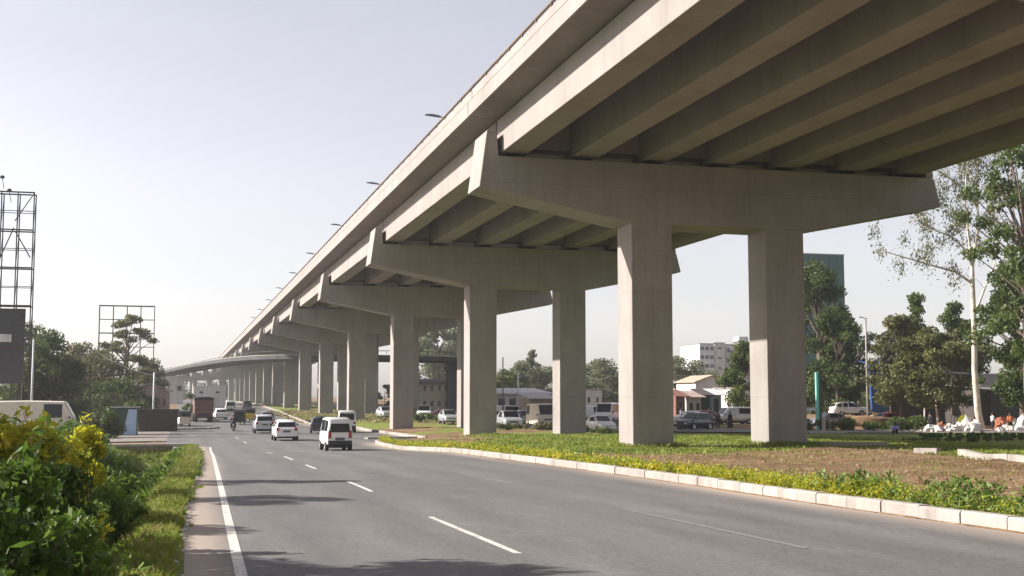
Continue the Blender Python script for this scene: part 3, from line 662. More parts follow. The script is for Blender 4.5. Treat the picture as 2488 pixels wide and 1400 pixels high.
bush('leafy_bush', -1.55, 14.4, -2.9, 1.7, 1.6, 2.15, 'leafbush', 'upright green bush just in front of the yellow shrub', 10000, 0.085, 14, 26, 0.27)
bush('yellow_bush', -2.2, 16.6, -2.75, 2.9, 1.6, 2.38, 'leafyellow', 'yellow leaved shrub glowing above the dark green bush on the left', 13000, 0.11, 4, 34, 0.27)
bush('yellow_bush', -1.38, 17.2, -3.0, 0.9, 0.9, 2.62, 'leafyellow', 'slim yellow green shrub with a leaning tip right of the yellow leaved one', 3400, 0.10, 5, 12, 0.2, (0.15, 0))
bush('leafy_bush', -1.35, 20.0, -3.4, 2.0, 3.4, 2.0, 'leafbush', 'low light green bush in the ditch behind the yellow shrub', 10000, 0.09, 6, 32, 0.3)
bush('leafy_bush', -1.7, 26, -3.5, 2.2, 5.0, 1.7, 'leafbush', 'spreading dark bush farther along the ditch on the left', 10000, 0.11, 7, 34, 0.36)
bush('leafy_bush', -1.7, 34, -3.6, 2.2, 6.0, 1.6, 'leafbush', 'low scrambling bush in the middle of the ditch', 9000, 0.12, 15, 34, 0.38)
bush('leafy_bush', -5.0, 24, -2.3, 2.4, 12.0, 1.5, 'leafmid', 'long bush added on the far bank to shade the ditch, nearest stretch', 11000, 0.14, 16, 44, 0.5)  # far bank bushes added to throw shade into the ditch
bush('leafy_bush', -5.2, 42, -2.5, 2.6, 18.0, 1.3, 'leafmid', 'long low bush added on the far bank to shade the ditch, middle stretch', 12000, 0.17, 8, 50, 0.55)
bush('leafy_bush', -5.4, 64, -2.9, 3.0, 20.0, 1.1, 'leafbush', 'long low bush added on the far bank to shade the ditch, distant stretch', 9000, 0.2, 17, 50, 0.55)
bush('leafy_bush', -8.5, 86, -3.3, 8.0, 4.0, 1.3, 'leafbush', 'bright green bush in front of the parked pale van', 6000, 0.2, 12, 26, 0.6)
bush('leafy_bush', -6.0, 104, -3.4, 3.4, 3.0, 2.0, 'leafmid', 'dark bush leaning on the left of the green kiosk', 3500, 0.2, 13, 16, 0.6)

rv = random.Random(19)
for i in range(18):
    y = 15 + 42 * (i / 18) ** 1.2 + rv.uniform(-0.6, 0.6); x = XS(y) - rv.uniform(0.75, 2.6); W_ = rv.uniform(0.5, 1.0) * (1 + y / 60)
    o = bush('verge_shrub', x, y, h(x, y) - 0.05, W_, W_ * 1.3, rv.uniform(0.4, 0.75), 'leafbush' if i % 3 else 'leaflime', 'small leafy green plant on the sloping left verge', 1300, 0.07 * (1 + y / 50), 200 + i, 9, 0.17 * (1 + y / 60)); o['category'] = 'plant'; o['group'] = 'small plants on the left verge slope'
# ---- grass
def blades(name, n, fx, mat, hgt, wd, seed, label, cond=None):
    rnd = random.Random(seed); m = MB(); k = 0
    while k < n:
        x, y = fx(rnd)
        if cond and not cond(x, y, rnd): k += 0.2; continue
        k += 1; z = h(x, y); s = (y / 20) ** 0.5 if y > 20 else 1
        H = hgt * rnd.uniform(0.4, 1.2) * min(1.6, s); W = wd * s * (1.4 if y > 40 else 1)
        a = rnd.uniform(0, 6.28); dx, dy = math.cos(a) * W, math.sin(a) * W; lx, ly = rnd.gauss(0, 0.5) * H, rnd.gauss(0, 0.5) * H
        o = len(m.v); m.v += [(x - dx, y - dy, z - 0.02), (x + dx, y + dy, z - 0.02), (x + lx * 0.4 + dx * 0.6, y + ly * 0.4 + dy * 0.6, z + H * 0.6), (x + lx, y + ly, z + H)]
        m.f.append((o, o + 1, o + 2)); m.f.append((o, o + 2, o + 3)); m.mi += [0, 0]
    o = m.build(name, M[mat]); return tag(o, label, 'grass', kind='stuff')
def near(rnd):
    y = 11 + 68 * rnd.random() ** 1.7; return XS(y) + 0.02 + 0.34 * noise.noise(Vector((y * 0.7, 0, 4))) + 0.16 * noise.noise(Vector((y * 2.3, 0, 8))) - 7 * rnd.random() ** 1.5, y
blades('verge_grass', 105000, near, 'grass', 0.10, 0.008, 11, 'green grass covering the left verge and ditch')
blades('verge_grass', 9000, lambda r: (lambda y: (XS(y) - r.random() * 2.5, y))(11 + 60 * r.random() ** 1.5), 'drygrass', 0.13, 0.006, 12, 'dry straw coloured grass mixed into the left verge')
blades('ditch_grass', 30000, lambda r: (lambda y: (XS(y) - 0.8 - 4.5 * r.random(), y))(12 + 64 * r.random() ** 1.5), 'leafbush', 0.26, 0.014, 17, 'tall dark grass in the left ditch')
blades('median_grass', 60000, lambda r: (12.6 + 22 * r.random(), 40 + 45 * r.random()), 'grass', 0.075, 0.014, 13, 'green grass growing around the flyover columns', lambda x, y, r: zone(x, y) > 0.4 + 0.3 * r.random())
blades('median_grass', 9000, lambda r: (14 + 18 * r.random(), 138 + 90 * r.random()), 'drygrass', 0.14, 0.03, 14, 'dry yellow grass around the far flyover columns')
blades('lawn_grass', 34000, lambda r: (26 + 14 * r.random(), 28 + 50 * r.random()), 'grass', 0.09, 0.015, 15, 'green grass beyond the earth strip on the right', lambda x, y, r: x > 31 or (x > 27.5 and y < 42) or y > 55)
blades('weeds', 6000, lambda r: (12.8 + 17 * r.random() ** 1.3, 18 + 30 * r.random()), 'drygrass', 0.08, 0.008, 16, 'thin dry weeds scattered over the bare earth strip')
# border planting along the kerb
def border():
    rnd = random.Random(21); m = MB()
    y = 13.5
    while y < 83:
        for _ in range(3):
            x = XM(y) + 0.33 + rnd.random() * (0.55 + 0.25 * (y < 30)); r = rnd.uniform(0.12, 0.24); z = h(x, y) + r * 0.75
            gap = noise.noise(Vector((y * 0.5, 0, 2)))
            if gap < -0.42: continue
            s = 0.06 if y < 30 else 0.09
            for _ in range(int(58 if y < 30 else 30)):
                d = Vector((rnd.gauss(0, 1), rnd.gauss(0, 1), rnd.gauss(0, 1))).normalized() * r * rnd.random() ** 0.4
                if y < 20.5 and rnd.random() < 0.6: mi = 1
                else: mi = 0 if rnd.random() < 0.85 else 1
                leafverts(m, (x + d.x, y + d.y, z + d.z), s, rnd, 0.5, mi=mi)
        y += 0.10 if y < 30 else 0.16
    tag(m.build('border_plants', [M['leafborder'], M['leaflime']]), 'low yellow green bedding plants lining the kerb', 'border plants', kind='stuff')
border()
rnd = random.Random(77)
for i in range(16):
    y = 15.2 + i * 0.52 + rnd.uniform(-0.15, 0.15); x = XM(y) + rnd.uniform(0.6, 1.9)
    t = empty('leafy_plant', (x, y, h(x, y)), 0, 'knee high broad leaved light green plant in the bed behind the near kerb', 'plant', 'broad leaved plants behind the near kerb')
    b = MB(); m = MB()
    for k in range(9):
        e = Vector((rnd.gauss(0, 0.17), rnd.gauss(0, 0.17), rnd.uniform(0.14, 0.42)))
        b.tube([(0, 0, -0.02), (e.x * 0.3, e.y * 0.3, e.z * 0.6), tuple(e)], [0.008, 0.006, 0.003], 4, cap=False)
        for _ in range(14): leafverts(m, e + Vector((rnd.gauss(0, 0.06), rnd.gauss(0, 0.06), rnd.gauss(0, 0.06))), 0.11, rnd, 0.2, asp=0.45)
    b.build('stems', M['bark'], t); m.build('leaves', M['leaflime' if i % 3 else 'leafbush'], t)
# clods and stones on the bare earth
m = MB(); rnd = random.Random(5)
for _ in range(420):
    y = 17 + 30 * rnd.random() ** 1.2; x = 13.2 + 17 * rnd.random(); r = 0.015 + 0.05 * rnd.random() ** 4
    m.blob((x, y, h(x, y) + r * 0.3), (r * 1.3, r * 1.3, r * 0.7), 1, 0.6, 0, rnd.random() * 50)
tag(m.build('earth_clods', M['clod']), 'small clods and stones strewn over the bare earth', 'stones', kind='stuff')
m = MB()
for _ in range(500):
    y = 11 + 60 * rnd.random() ** 1.3; x = XS(y) + rnd.gauss(0.02, 0.10); r = 0.012 + 0.05 * rnd.random() ** 3
    m.blob((x, y, zr(y) + r * 0.3), (r * 1.3, r * 1.3, r * 0.7), 1, 0.6, 0, rnd.random() * 50)
tag(m.build('gravel', M['rock']), 'loose stones along the broken edge of the left shoulder', 'gravel', kind='stuff')
#PART2
blades('weeds', 5000, lambda r: ((19.4 if r.random() < 0.5 else 26.2) + 2.8 * r.random(), 52.2 + 3.0 * r.random()), 'grass', 0.16, 0.012, 18, 'ragged grass growing against the nearest column feet')
blades('weeds', 2200, lambda r: (13.3 + 16 * r.random(), 22 + 27 * r.random()), 'grass', 0.07, 0.008, 19, 'green weed patches creeping over the bare earth strip', lambda x, y, r: noise.noise(Vector((x * 0.4, y * 0.25, 7))) > 0.15)
# ------------------------------------------------------------------ vehicles (local frame: +Y forward, origin on the ground)
def ringpts(st):
    y, zb, zk, zt, wd, wt = st
    hf = [(wd * 0.9, zb), (wd, zb + 0.16), (wd * 1.005, (zb + zk) / 2 + 0.06), (wd * 0.985, zk), (wt, zt - 0.06 if zt - zk > 0.2 else zt - 0.01), (wt * 0.8, zt)]
    return [Vector((x, y, z)) for x, z in hf] + [Vector((-x, y, z)) for x, z in hf[::-1]]
def car(name, x, y, heading, label, sts, paint='white', side=(), rear=None, front=None, tyre=0.31, axles=(-1.2, 1.25), z=None, low=None, group=None, cat='car', roofrack=False, tail=None, lean=0.0, wtrack=None, plate=True, rearup=False):
    z = h(x, y) if z is None else z
    t = empty(name, (x, y, z), heading, label, cat, group)
    Rg = [ringpts(s) for s in sts]; m = MB(); n = 12
    m.v = [tuple(p) for r in Rg for p in r]
    for i in range(len(Rg) - 1):
        for k in range(n): m.f.append((i * n + k, (i + 1) * n + k, (i + 1) * n + (k + 1) % n, i * n + (k + 1) % n))
    m.f += [tuple(range(n)), tuple(range(len(Rg) * n - 1, (len(Rg) - 1) * n - 1, -1))]; m.mi = [0] * len(m.f)
    b = m.build('body', M[paint], t); me = b.data
    for p_ in me.polygons: p_.use_smooth = True
    me.set_sharp_from_angle(angle=R(32))
    bv = b.modifiers.new('bevel', 'BEVEL'); bv.width = 0.025; bv.segments = 2; bv.limit_method = 'ANGLE'; bv.angle_limit = R(35)
    def pane(c, nm, par=t, mat='glass', off=0.012):
        a = (c[1] - c[0]).cross(c[3] - c[0]).normalized(); cen = sum(c, Vector()) / 4
        if a.dot(cen - Vector((0, 0, 0.8))) < 0: a = -a
        q = MB(); v = [p + a * off for p in c] + [p - a * 0.03 for p in c]
        q.add(v, [(0, 1, 2, 3), (7, 6, 5, 4), (0, 4, 5, 1), (1, 5, 6, 2), (2, 6, 7, 3), (3, 7, 4, 0)]); return q.build(nm, M[mat], par)
    for (i, fa, j, fb) in side:                                # station index + fraction, both sides
        for s in (3, 8):
            o = 4 if s == 3 else 7
            lo = lambda k, f: Rg[k][s].lerp(Rg[min(k + 1, len(Rg) - 1)][s], f); hi = lambda k, f: Rg[k][o].lerp(Rg[min(k + 1, len(Rg) - 1)][o], f)
            A, B, C, D = lo(i, fa), lo(j, fb), hi(j, fb), hi(i, fa)
            pane([A.lerp(D, 0.1), B.lerp(C, 0.1), B.lerp(C, 0.88), A.lerp(D, 0.88)], 'window')
    def scr(i, j, nm):                                         # glass between a roof station i and a lower station j
        a, b_ = Rg[i][4].copy(), Rg[i][7].copy(); c, d = Rg[j][7].copy(), Rg[j][4].copy()
        a.z += 0.03; b_.z += 0.03
        q = [a.lerp(d, 0.06), b_.lerp(c, 0.06), b_.lerp(c, 0.93), a.lerp(d, 0.93)]
        cx_ = lambda p: Vector((p.x * 0.93, p.y, p.z)); pane([cx_(p) for p in q], nm, off=0.03)
    if rear == 'flat':
        r = Rg[0]; yb = r[0].y - 0.01; k = 0.95
        q = [Vector((r[3].x * 0.86, yb, r[3].z + 0.04)), Vector((-r[3].x * 0.86, yb, r[3].z + 0.04)), Vector((-r[4].x * 0.92, yb, r[4].z - 0.06)), Vector((r[4].x * 0.92, yb, r[4].z - 0.06))]
        pane(q, 'rear_window')
    elif rear: scr(rear[0], rear[1], 'rear_window')
    if front: scr(front[0], front[1], 'windscreen')
    y0 = min(p.y for p in Rg[0]); y1 = max(p.y for p in Rg[-1]); w0 = Rg[0][1].x; zb = Rg[1][0].z
    bm_ = MB(); bm_.box(-w0 * 1.0, w0 * 1.0, y0 - 0.09, y0 + 0.2, zb, zb + 0.24); bm_.build('bumper', M['trim' if low == 'black' else paint], t, bevel=0.03)
    bm_ = MB(); w1 = Rg[-1][1].x; bm_.box(-w1, w1, y1 - 0.2, y1 + 0.08, zb, zb + 0.22); bm_.build('bumper', M['trim' if low == 'black' else paint], t, bevel=0.03)
    zt_ = tail or (Rg[0][3].z - 0.22)
    for s in (-1, 1):
        q = MB(); q.box(min(s * w0 * 0.72, s * w0 * 0.99), max(s * w0 * 0.72, s * w0 * 0.99), y0 - 0.02, y0 + 0.12, zt_ - 0.12, zt_ + (0.3 if rearup else 0.1)); q.build('tail_light', M['red'], t, bevel=0.01)
        q = MB(); q.box(min(s * w1 * 0.62, s * w1 * 0.97), max(s * w1 * 0.62, s * w1 * 0.97), y1 - 0.12, y1 + 0.02, Rg[-1][3].z - 0.2, Rg[-1][3].z - 0.04); q.build('headlight', M['headl'], t, bevel=0.01)
        q = MB(); i = front[1] if front else len(Rg) - 2; xm = Rg[i][3].x * s; ym = Rg[i][3].y - 0.25; zm_ = Rg[i][3].z + 0.08
        q.box(min(xm, xm + s * 0.2), max(xm, xm + s * 0.2), ym - 0.05, ym + 0.05, zm_, zm_ + 0.14); q.build('mirror', M['trim'], t, bevel=0.02)
    if plate:
        q = MB(); q.box(-0.26, 0.26, y0 - 0.03, y0, zt_ - 0.22, zt_ - 0.08); q.build('number_plate', M['plate'], t)
    q = MB(); q.box(-w1 * 0.5, w1 * 0.5, y1 - 0.02, y1 + 0.03, Rg[-1][3].z - 0.2, Rg[-1][3].z - 0.06); q.build('grille', M['trim'], t)
    wx = (wtrack or Rg[2][1].x) - 0.1
    for yy in axles:
        for s in (-1, 1):
            q = MB(); q.tube([(s * (wx - 0.08), yy, tyre), (s * (wx + 0.108), yy, tyre)], tyre, 18); wo = q.build('wheel', M['tyre'], t)
            q = MB(); q.tube([(s * (wx + 0.06), yy, tyre), (s * (wx + 0.118), yy, tyre)], tyre * 0.6, 14); q.build('rim', M['rim'], wo)
    q = MB(); q.box(-w0 * 0.8, w0 * 0.8, y0 + 0.15, y1 - 0.2, 0.2, zb + 0.12); q.build('underbody', M['trim'], t)
    if roofrack:
        for s in (-1, 1):
            q = MB(); rr = Rg[len(Rg) // 2][4]; q.tube([(s * rr.x * 0.9, y0 + 0.7, rr.z + 0.1), (s * rr.x * 0.9, y0 + 2.3, rr.z + 0.1)], 0.02, 6); q.build('roof_rail', M['trim'], t)
    return t
MICRO = [(-1.68, 0.42, 1.02, 1.66, 0.66, 0.54), (-1.60, 0.36, 1.04, 1.80, 0.71, 0.60), (-0.7, 0.34, 1.04, 1.88, 0.735, 0.63), (0.75, 0.34, 1.04, 1.86, 0.735, 0.63), (1.42, 0.34, 0.98, 1.02, 0.72, 0.60), (1.68, 0.40, 0.86, 0.90, 0.66, 0.54)]
HATCH = [(-1.98, 0.40, 0.80, 0.88, 0.74, 0.60), (-1.86, 0.32, 0.92, 0.98, 0.81, 0.70), (-1.55, 0.28, 0.95, 1.36, 0.845, 0.60), (-0.95, 0.27, 0.95, 1.50, 0.85, 0.62), (0.15, 0.27, 0.95, 1.50, 0.85, 0.62), (1.05, 0.27, 0.95, 0.99, 0.845, 0.70), (1.8, 0.3, 0.80, 0.86, 0.80, 0.62), (2.0, 0.40, 0.66, 0.70, 0.72, 0.55)]
SUV = [(-2.2, 0.45, 0.98, 1.06, 0.80, 0.66), (-2.1, 0.40, 1.05, 1.12, 0.86, 0.74), (-1.85, 0.36, 1.06, 1.56, 0.90, 0.68), (-1.2, 0.36, 1.06, 1.72, 0.91, 0.70), (0.3, 0.36, 1.06, 1.70, 0.91, 0.70), (1.1, 0.36, 1.06, 1.12, 0.90, 0.76), (2.0, 0.38, 0.98, 1.03, 0.86, 0.68), (2.2, 0.45, 0.84, 0.88, 0.78, 0.60)]
VAN = [(-2.3, 0.45, 1.15, 1.90, 0.80, 0.68), (-2.2, 0.40, 1.18, 2.00, 0.84, 0.74), (0, 0.38, 1.18, 2.05, 0.85, 0.75), (1.3, 0.38, 1.18, 2.0, 0.85, 0.74), (2.05, 0.38, 1.08, 1.14, 0.84, 0.72), (2.3, 0.45, 0.95, 1.0, 0.78, 0.64)]
MINIBUS = [(-3.2, 0.5, 1.3, 2.4, 0.98, 0.86), (-3.1, 0.45, 1.32, 2.5, 1.0, 0.9), (0, 0.45, 1.32, 2.55, 1.0, 0.9), (2.5, 0.45, 1.32, 2.5, 1.0, 0.9), (3.1, 0.45, 1.3, 1.4, 0.98, 0.88), (3.25, 0.5, 1.1, 1.15, 0.92, 0.8)]
PI = math.pi
car('minivan', 8.45, 70.3, R(1.5), 'small boxy white minivan driving away, nearest vehicle on the road', MICRO, 'white', [(1, 0.1, 2, 0.0), (2, 0.1, 2, 0.95), (3, 0.05, 3, 0.6)], 'flat', (3, 4), 0.27, (-1.05, 1.1), low='black', cat='van', tail=0.85, rearup=True, z=zr(70.3))
car('hatchback', 7.25, 91, R(0), 'white hatchback with dark rear window just ahead of the boxy minivan', HATCH, 'white', [(2, 0.3, 3, 0.0), (3, 0.1, 4, 0.0), (4, 0.05, 4, 0.6)], (2, 1), (4, 5), z=zr(91), tail=0.84)
car('sport_utility_car', 7.3, 116, R(0), 'silver white off road car ahead of the white hatchback, leftmost of the close cars', SUV, 'silver', [(2, 0.2, 3, 0.0), (3, 0.1, 4, 0.0), (4, 0.05, 4, 0.6)], (2, 1), (4, 5), 0.36, z=zr(116), tail=0.95, roofrack=True)
car('dark_car', 12.25, 114, R(-6), 'dark car half hidden behind the boxy white minivan on its left side', HATCH, 'navy', [(2, 0.3, 3, 0.0), (3, 0.1, 4, 0.0)], (2, 1), (4, 5), z=zr(114))
car('white_van', 14.9, 116, R(-5), 'tall white van right behind the boxy minivan beside the kerb end', VAN, 'white', [(1, 0.1, 1, 0.95), (2, 0.1, 2, 0.9)], 'flat', (3, 4), 0.34, (-1.4, 1.4), z=zr(116), cat='van', low='black')
def px_on(px, Y): return at(px, Y).x
car('white_car', px_on(535, 172), 172, R(4), 'far white car between the brown truck and the auto rickshaws', HATCH, 'white', [(3, 0.1, 4, 0.0)], (2, 1), (4, 5), z=zr(172))
car('white_car', px_on(1238, 113), 113, R(176), 'pale off road car coming towards the camera right of the second pier', SUV, 'silver', [(3, 0.1, 4, 0.0)], (2, 1), (4, 5), 0.36)
car('minibus', px_on(1316, 121), 121, R(176), 'tall cream minibus facing the camera left of the second pier right column', MINIBUS, 'cream', [(1, 0.05, 1, 0.5)], 'flat', (3, 4), 0.4, (-2, 2), cat='minibus', low='black')
car('white_car', px_on(1459, 108), 108, R(182), 'small white saloon facing the camera between the middle and near piers', HATCH, 'white', [(3, 0.1, 4, 0.0)], (2, 1), (4, 5))
car('minibus', px_on(1478, 138), 138, R(150), 'white minibus with dark windows behind the small white saloon', MINIBUS, 'white', [(1, 0.05, 1, 0.3), (1, 0.35, 1, 0.65), (1, 0.7, 1, 0.97), (2, 0.05, 2, 0.45), (2, 0.5, 2, 0.95)], 'flat', (3, 4), 0.4, (-2, 2), cat='minibus', low='black')
car('white_car', px_on(1215, 150), 150, R(180), 'white car farther back close to the second pier left column', HATCH, 'white', [], (2, 1), (4, 5))
car('dark_car', px_on(1688, 111), 111, R(118), 'dark blue car parked side on between the two nearest columns', SUV, 'navy', [(2, 0.2, 3, 0.0), (3, 0.1, 4, 0.0), (4, 0.05, 4, 0.6)], (2, 1), (4, 5), 0.36)
car('white_car', px_on(1812, 140), 140, R(-100), 'small white car partly hidden by the right near column', HATCH, 'white', [(2, 0.3, 3, 0.0), (3, 0.1, 4, 0.0)], (2, 1), (4, 5))
car('estate_car', px_on(2062, 134), 134, R(-98), 'pale silver estate car parked under the trees beside the blue tarpaulin', SUV, 'white', [(2, 0.2, 3, 0.0), (3, 0.1, 3, 0.5), (3, 0.58, 4, 0.0), (4, 0.05, 4, 0.6)], (2, 1), (4, 5), 0.36, z=h(85, 134) + 0.9)
pv = car('parked_van', px_on(62, 104) , 104, R(-90), 'big pale van parked side on at the left edge behind the bushes', MINIBUS, 'cream', [(1, 0.05, 1, 0.3), (2, 0.5, 2, 0.95)], 'flat', (3, 4), 0.4, (-2, 2), cat='van')
car('white_car', px_on(936, 160), 160, R(185), 'blue grey car glimpsed between the third and fourth piers', HATCH, 'silver', [(3, 0.1, 4, 0.0)], (2, 1), (4, 5))
car('white_car', px_on(1090, 132), 132, R(180), 'low silver car under the trees left of the second pier', HATCH, 'silver', [(3, 0.1, 4, 0.0)], (2, 1), (4, 5))
pv.scale = (1.2, 1.2, 1.2)
M['carred'] = simple('dark red car paint', (0.16, 0.02, 0.02), 0.3, 0.1, 0.5, 0.1, 2, 0.5); M['cargrey'] = simple('grey car paint', (0.14, 0.145, 0.16), 0.3, 0.3, 0.5, 0.1, 2, 0.5)
for px, Y, hd, sp, c_, lb in (
    (1276, 134, 178, SUV, 'cargrey', 'grey off road car squeezed between the pale car and the cream minibus'),
    (1222, 168, 95, VAN, 'white', 'white van standing side on before the white roofed shed, nearest the pier'),
    (1258, 170, 88, HATCH, 'silver', 'silver hatchback side on in front of the white roofed shed'),
    (1300, 168, 92, SUV, 'white', 'white off road car side on in front of the brown roofed stall'),
    (1336, 150, 175, HATCH, 'cargrey', 'small grey car at the right end of the oncoming queue'),
    (1436, 160, 90, VAN, 'white', 'white van side on behind the small white saloon'),
    (1492, 158, 182, SUV, 'silver', 'silver car oncoming just left of the near pier column'),
    (1030, 150, 170, SUV, 'white', 'white off road car parked under the trees by the third pier'),
    (1068, 160, 95, HATCH, 'carred', 'dark red hatchback side on under the third pier trees'),
    (1668, 140, 80, HATCH, 'white', 'white hatchback parked by the rusty red kiosk'),
    (1700, 146, 100, HATCH, 'carred', 'dark red car parked in front of the low counter kiosk'),
    (1785, 134, 95, VAN, 'silver', 'silver van side on at the edge of the sandy ground'),
    (2010, 122, 92, HATCH, 'cargrey', 'grey car parked in the shade left of the pale estate car'),
    (2150, 124, 88, HATCH, 'carred', 'dark red car parked under the blue tarpaulin'),
    (24, 125, 88, SUV, 'cargrey', 'dark grey car parked behind the big pale van'),
    (648, 150, 0, HATCH, 'cargrey', 'grey hatchback farther up the road beyond the silver off road car'),
    (560, 215, 0, VAN, 'white', 'far white van on the left lane beyond the rickshaws'),
    (600, 240, 0, SUV, 'navy', 'far dark car near the vanishing end of the road')):
    big = sp is VAN
    car('white_van' if big else 'parked_car', px_on(px, Y), Y, R(hd), lb, sp, c_, [(1, 0.1, 1, 0.95)] if big else [(2, 0.3, 3, 0.0), (3, 0.1, 4, 0.0)], 'flat' if big else (2, 1), (3, 4) if big else (4, 5), 0.34, (-1.4, 1.4) if big else (-1.2, 1.25), cat='van' if big else 'car', low='black' if big else None, z=zr(Y) if hd == 0 else None)
for px, Y, c_, lb, zc in ((492, 318, 'navy', 'dark car crossing the ramp bridge near the flyover edge', 7.25), (436, 365, 'maroon', 'tiny dark brown vehicle on the ramp bridge above the pale pier', 6.85)):
    car('ramp_car', px_on(px, Y), Y, R(20), lb, SUV, c_, [(3, 0.1, 4, 0.0)], (2, 1), (4, 5), z=zc)

# lorry, seen from behind
def lorry(x, y, z):
    t = empty('lorry', (x, y, z), R(2), 'brown lorry with a dark tarpaulin roof seen from behind on the left lane', 'truck')
    m = MB(); m.box(-1.15, 1.15, -2.6, 2.2, 1.05, 2.75); m.build('cargo_box', M['maroon'], t, bevel=0.04)
    for z_ in (1.5, 2.0, 2.5):
        m = MB(); m.box(-1.17, 1.17, -2.63, -2.58, z_, z_ + 0.05); m.build('slat', M['walldark'], t)
    m = MB(); m.prism([(-1.25, 2.76), (1.25, 2.76), (1.15, 3.0), (0.5, 3.1), (-0.5, 3.1), (-1.15, 3.0)], -2.7, 2.3); m.build('tarpaulin', M['trim'], t, bevel=0.03)
    m = MB(); m.box(-1.05, 1.05, 2.35, 4.1, 0.7, 2.6); m.build('cab', M['cream'], t, bevel=0.12)
    m = MB(); m.box(-0.9, 0.9, -2.6, 3.9, 0.7, 1.04); m.build('chassis', M['trim'], t)
    m = MB(); m.box(-1.1, 1.1, -2.72, -2.6, 0.55, 0.72); m.build('bumper', M['trim'], t)
    for s in (-1, 1):
        m = MB(); m.box(s * 0.95 - 0.12, s * 0.95 + 0.12, -2.68, -2.6, 0.8, 1.0); m.build('tail_light', M['red'], t)
        for yy in (-1.6, 3.1):
            m = MB(); m.tube([(s * 0.72, yy, 0.5), (s * 1.08, yy, 0.5)], 0.5, 18); wo = m.build('wheel', M['tyre'], t)
            m = MB(); m.tube([(s * 1.0, yy, 0.5), (s * 1.09, yy, 0.5)], 0.26, 12); m.build('rim', M['rim'], wo)
lorry(px_on(494, 160), 160, zr(160))
def rickshaw(x, y, z, rz, label, c1='cream', c2='trim'):
    t = empty('auto_rickshaw', (x, y, z), rz, label, 'rickshaw')
    prof = [(-1.25, 0.35), (-1.3, 0.95), (-1.12, 1.1), (0.55, 1.0), (0.62, 0.55), (0.95, 0.5), (1.3, 1.0), (1.42, 0.75), (1.35, 0.35)]
    m = MB(); m.prismx(prof[::-1], -0.62, 0.62); m.build('body', M[c1], t, bevel=0.06)
    m = MB(); m.prismx([(-1.2, 1.105), (-1.12, 1.5), (-0.9, 1.72), (0.5, 1.78), (0.95, 1.66), (0.95, 1.60), (0.5, 1.70), (-0.85, 1.64), (-1.04, 1.46), (-1.10, 1.105)][::-1], -0.64, 0.64); m.build('canopy', M[c2], t, bevel=0.02)
    m = MB(); m.box(-0.36, 0.36, -1.23, -1.17, 1.2, 1.48); m.build('rear_window', M['glass'], t)
    m = MB(); m.add([(-0.5, 1.32, 1.0), (0.5, 1.32, 1.0), (0.52, 0.96, 1.62), (-0.52, 0.96, 1.62), (-0.5, 1.30, 0.98), (0.5, 1.30, 0.98), (0.52, 0.93, 1.60), (-0.52, 0.93, 1.60)], [(0, 1, 2, 3), (7, 6, 5, 4), (0, 4, 5, 1), (2, 6, 7, 3), (1, 5, 6, 2), (3, 7, 4, 0)]); m.build('windscreen', M['glass'], t)
    m = MB(); m.box(-0.5, 0.5, -0.85, -0.35, 0.62, 1.3); m.build('seat', M['trim'], t, bevel=0.05)
    for (sx, yy) in ((-0.52, -0.85), (0.52, -0.85), (0, 1.05)):
        m = MB(); m.tube([(sx - 0.06, yy, 0.23), (sx + 0.06, yy, 0.23)], 0.23, 14); m.build('wheel', M['tyre'], t)
    for s in (-1, 1):
        m = MB(); m.box(s * 0.5 - 0.06, s * 0.5 + 0.06, -1.33, -1.27, 0.7, 0.85); m.build('tail_light', M['red'], t)
        m = MB(); m.tube([(s * 0.6, 0.6, 1.0), (s * 0.6, 0.75, 1.68)], 0.02, 6); m.build('post', M['trim'], t)
rickshaw(px_on(447, 141), 141, zr(141) - 0.05, R(8), 'beige auto rickshaw left of the brown lorry, leftmost of the three')
rickshaw(px_on(584, 147), 147, zr(147), R(-4), 'auto rickshaw just behind the motorcyclist, middle of the three', 'trim', 'trim')
rickshaw(px_on(608, 158), 158, zr(158), R(-2), 'yellow and black auto rickshaw right of the motorcyclist', 'yellowp', 'trim')

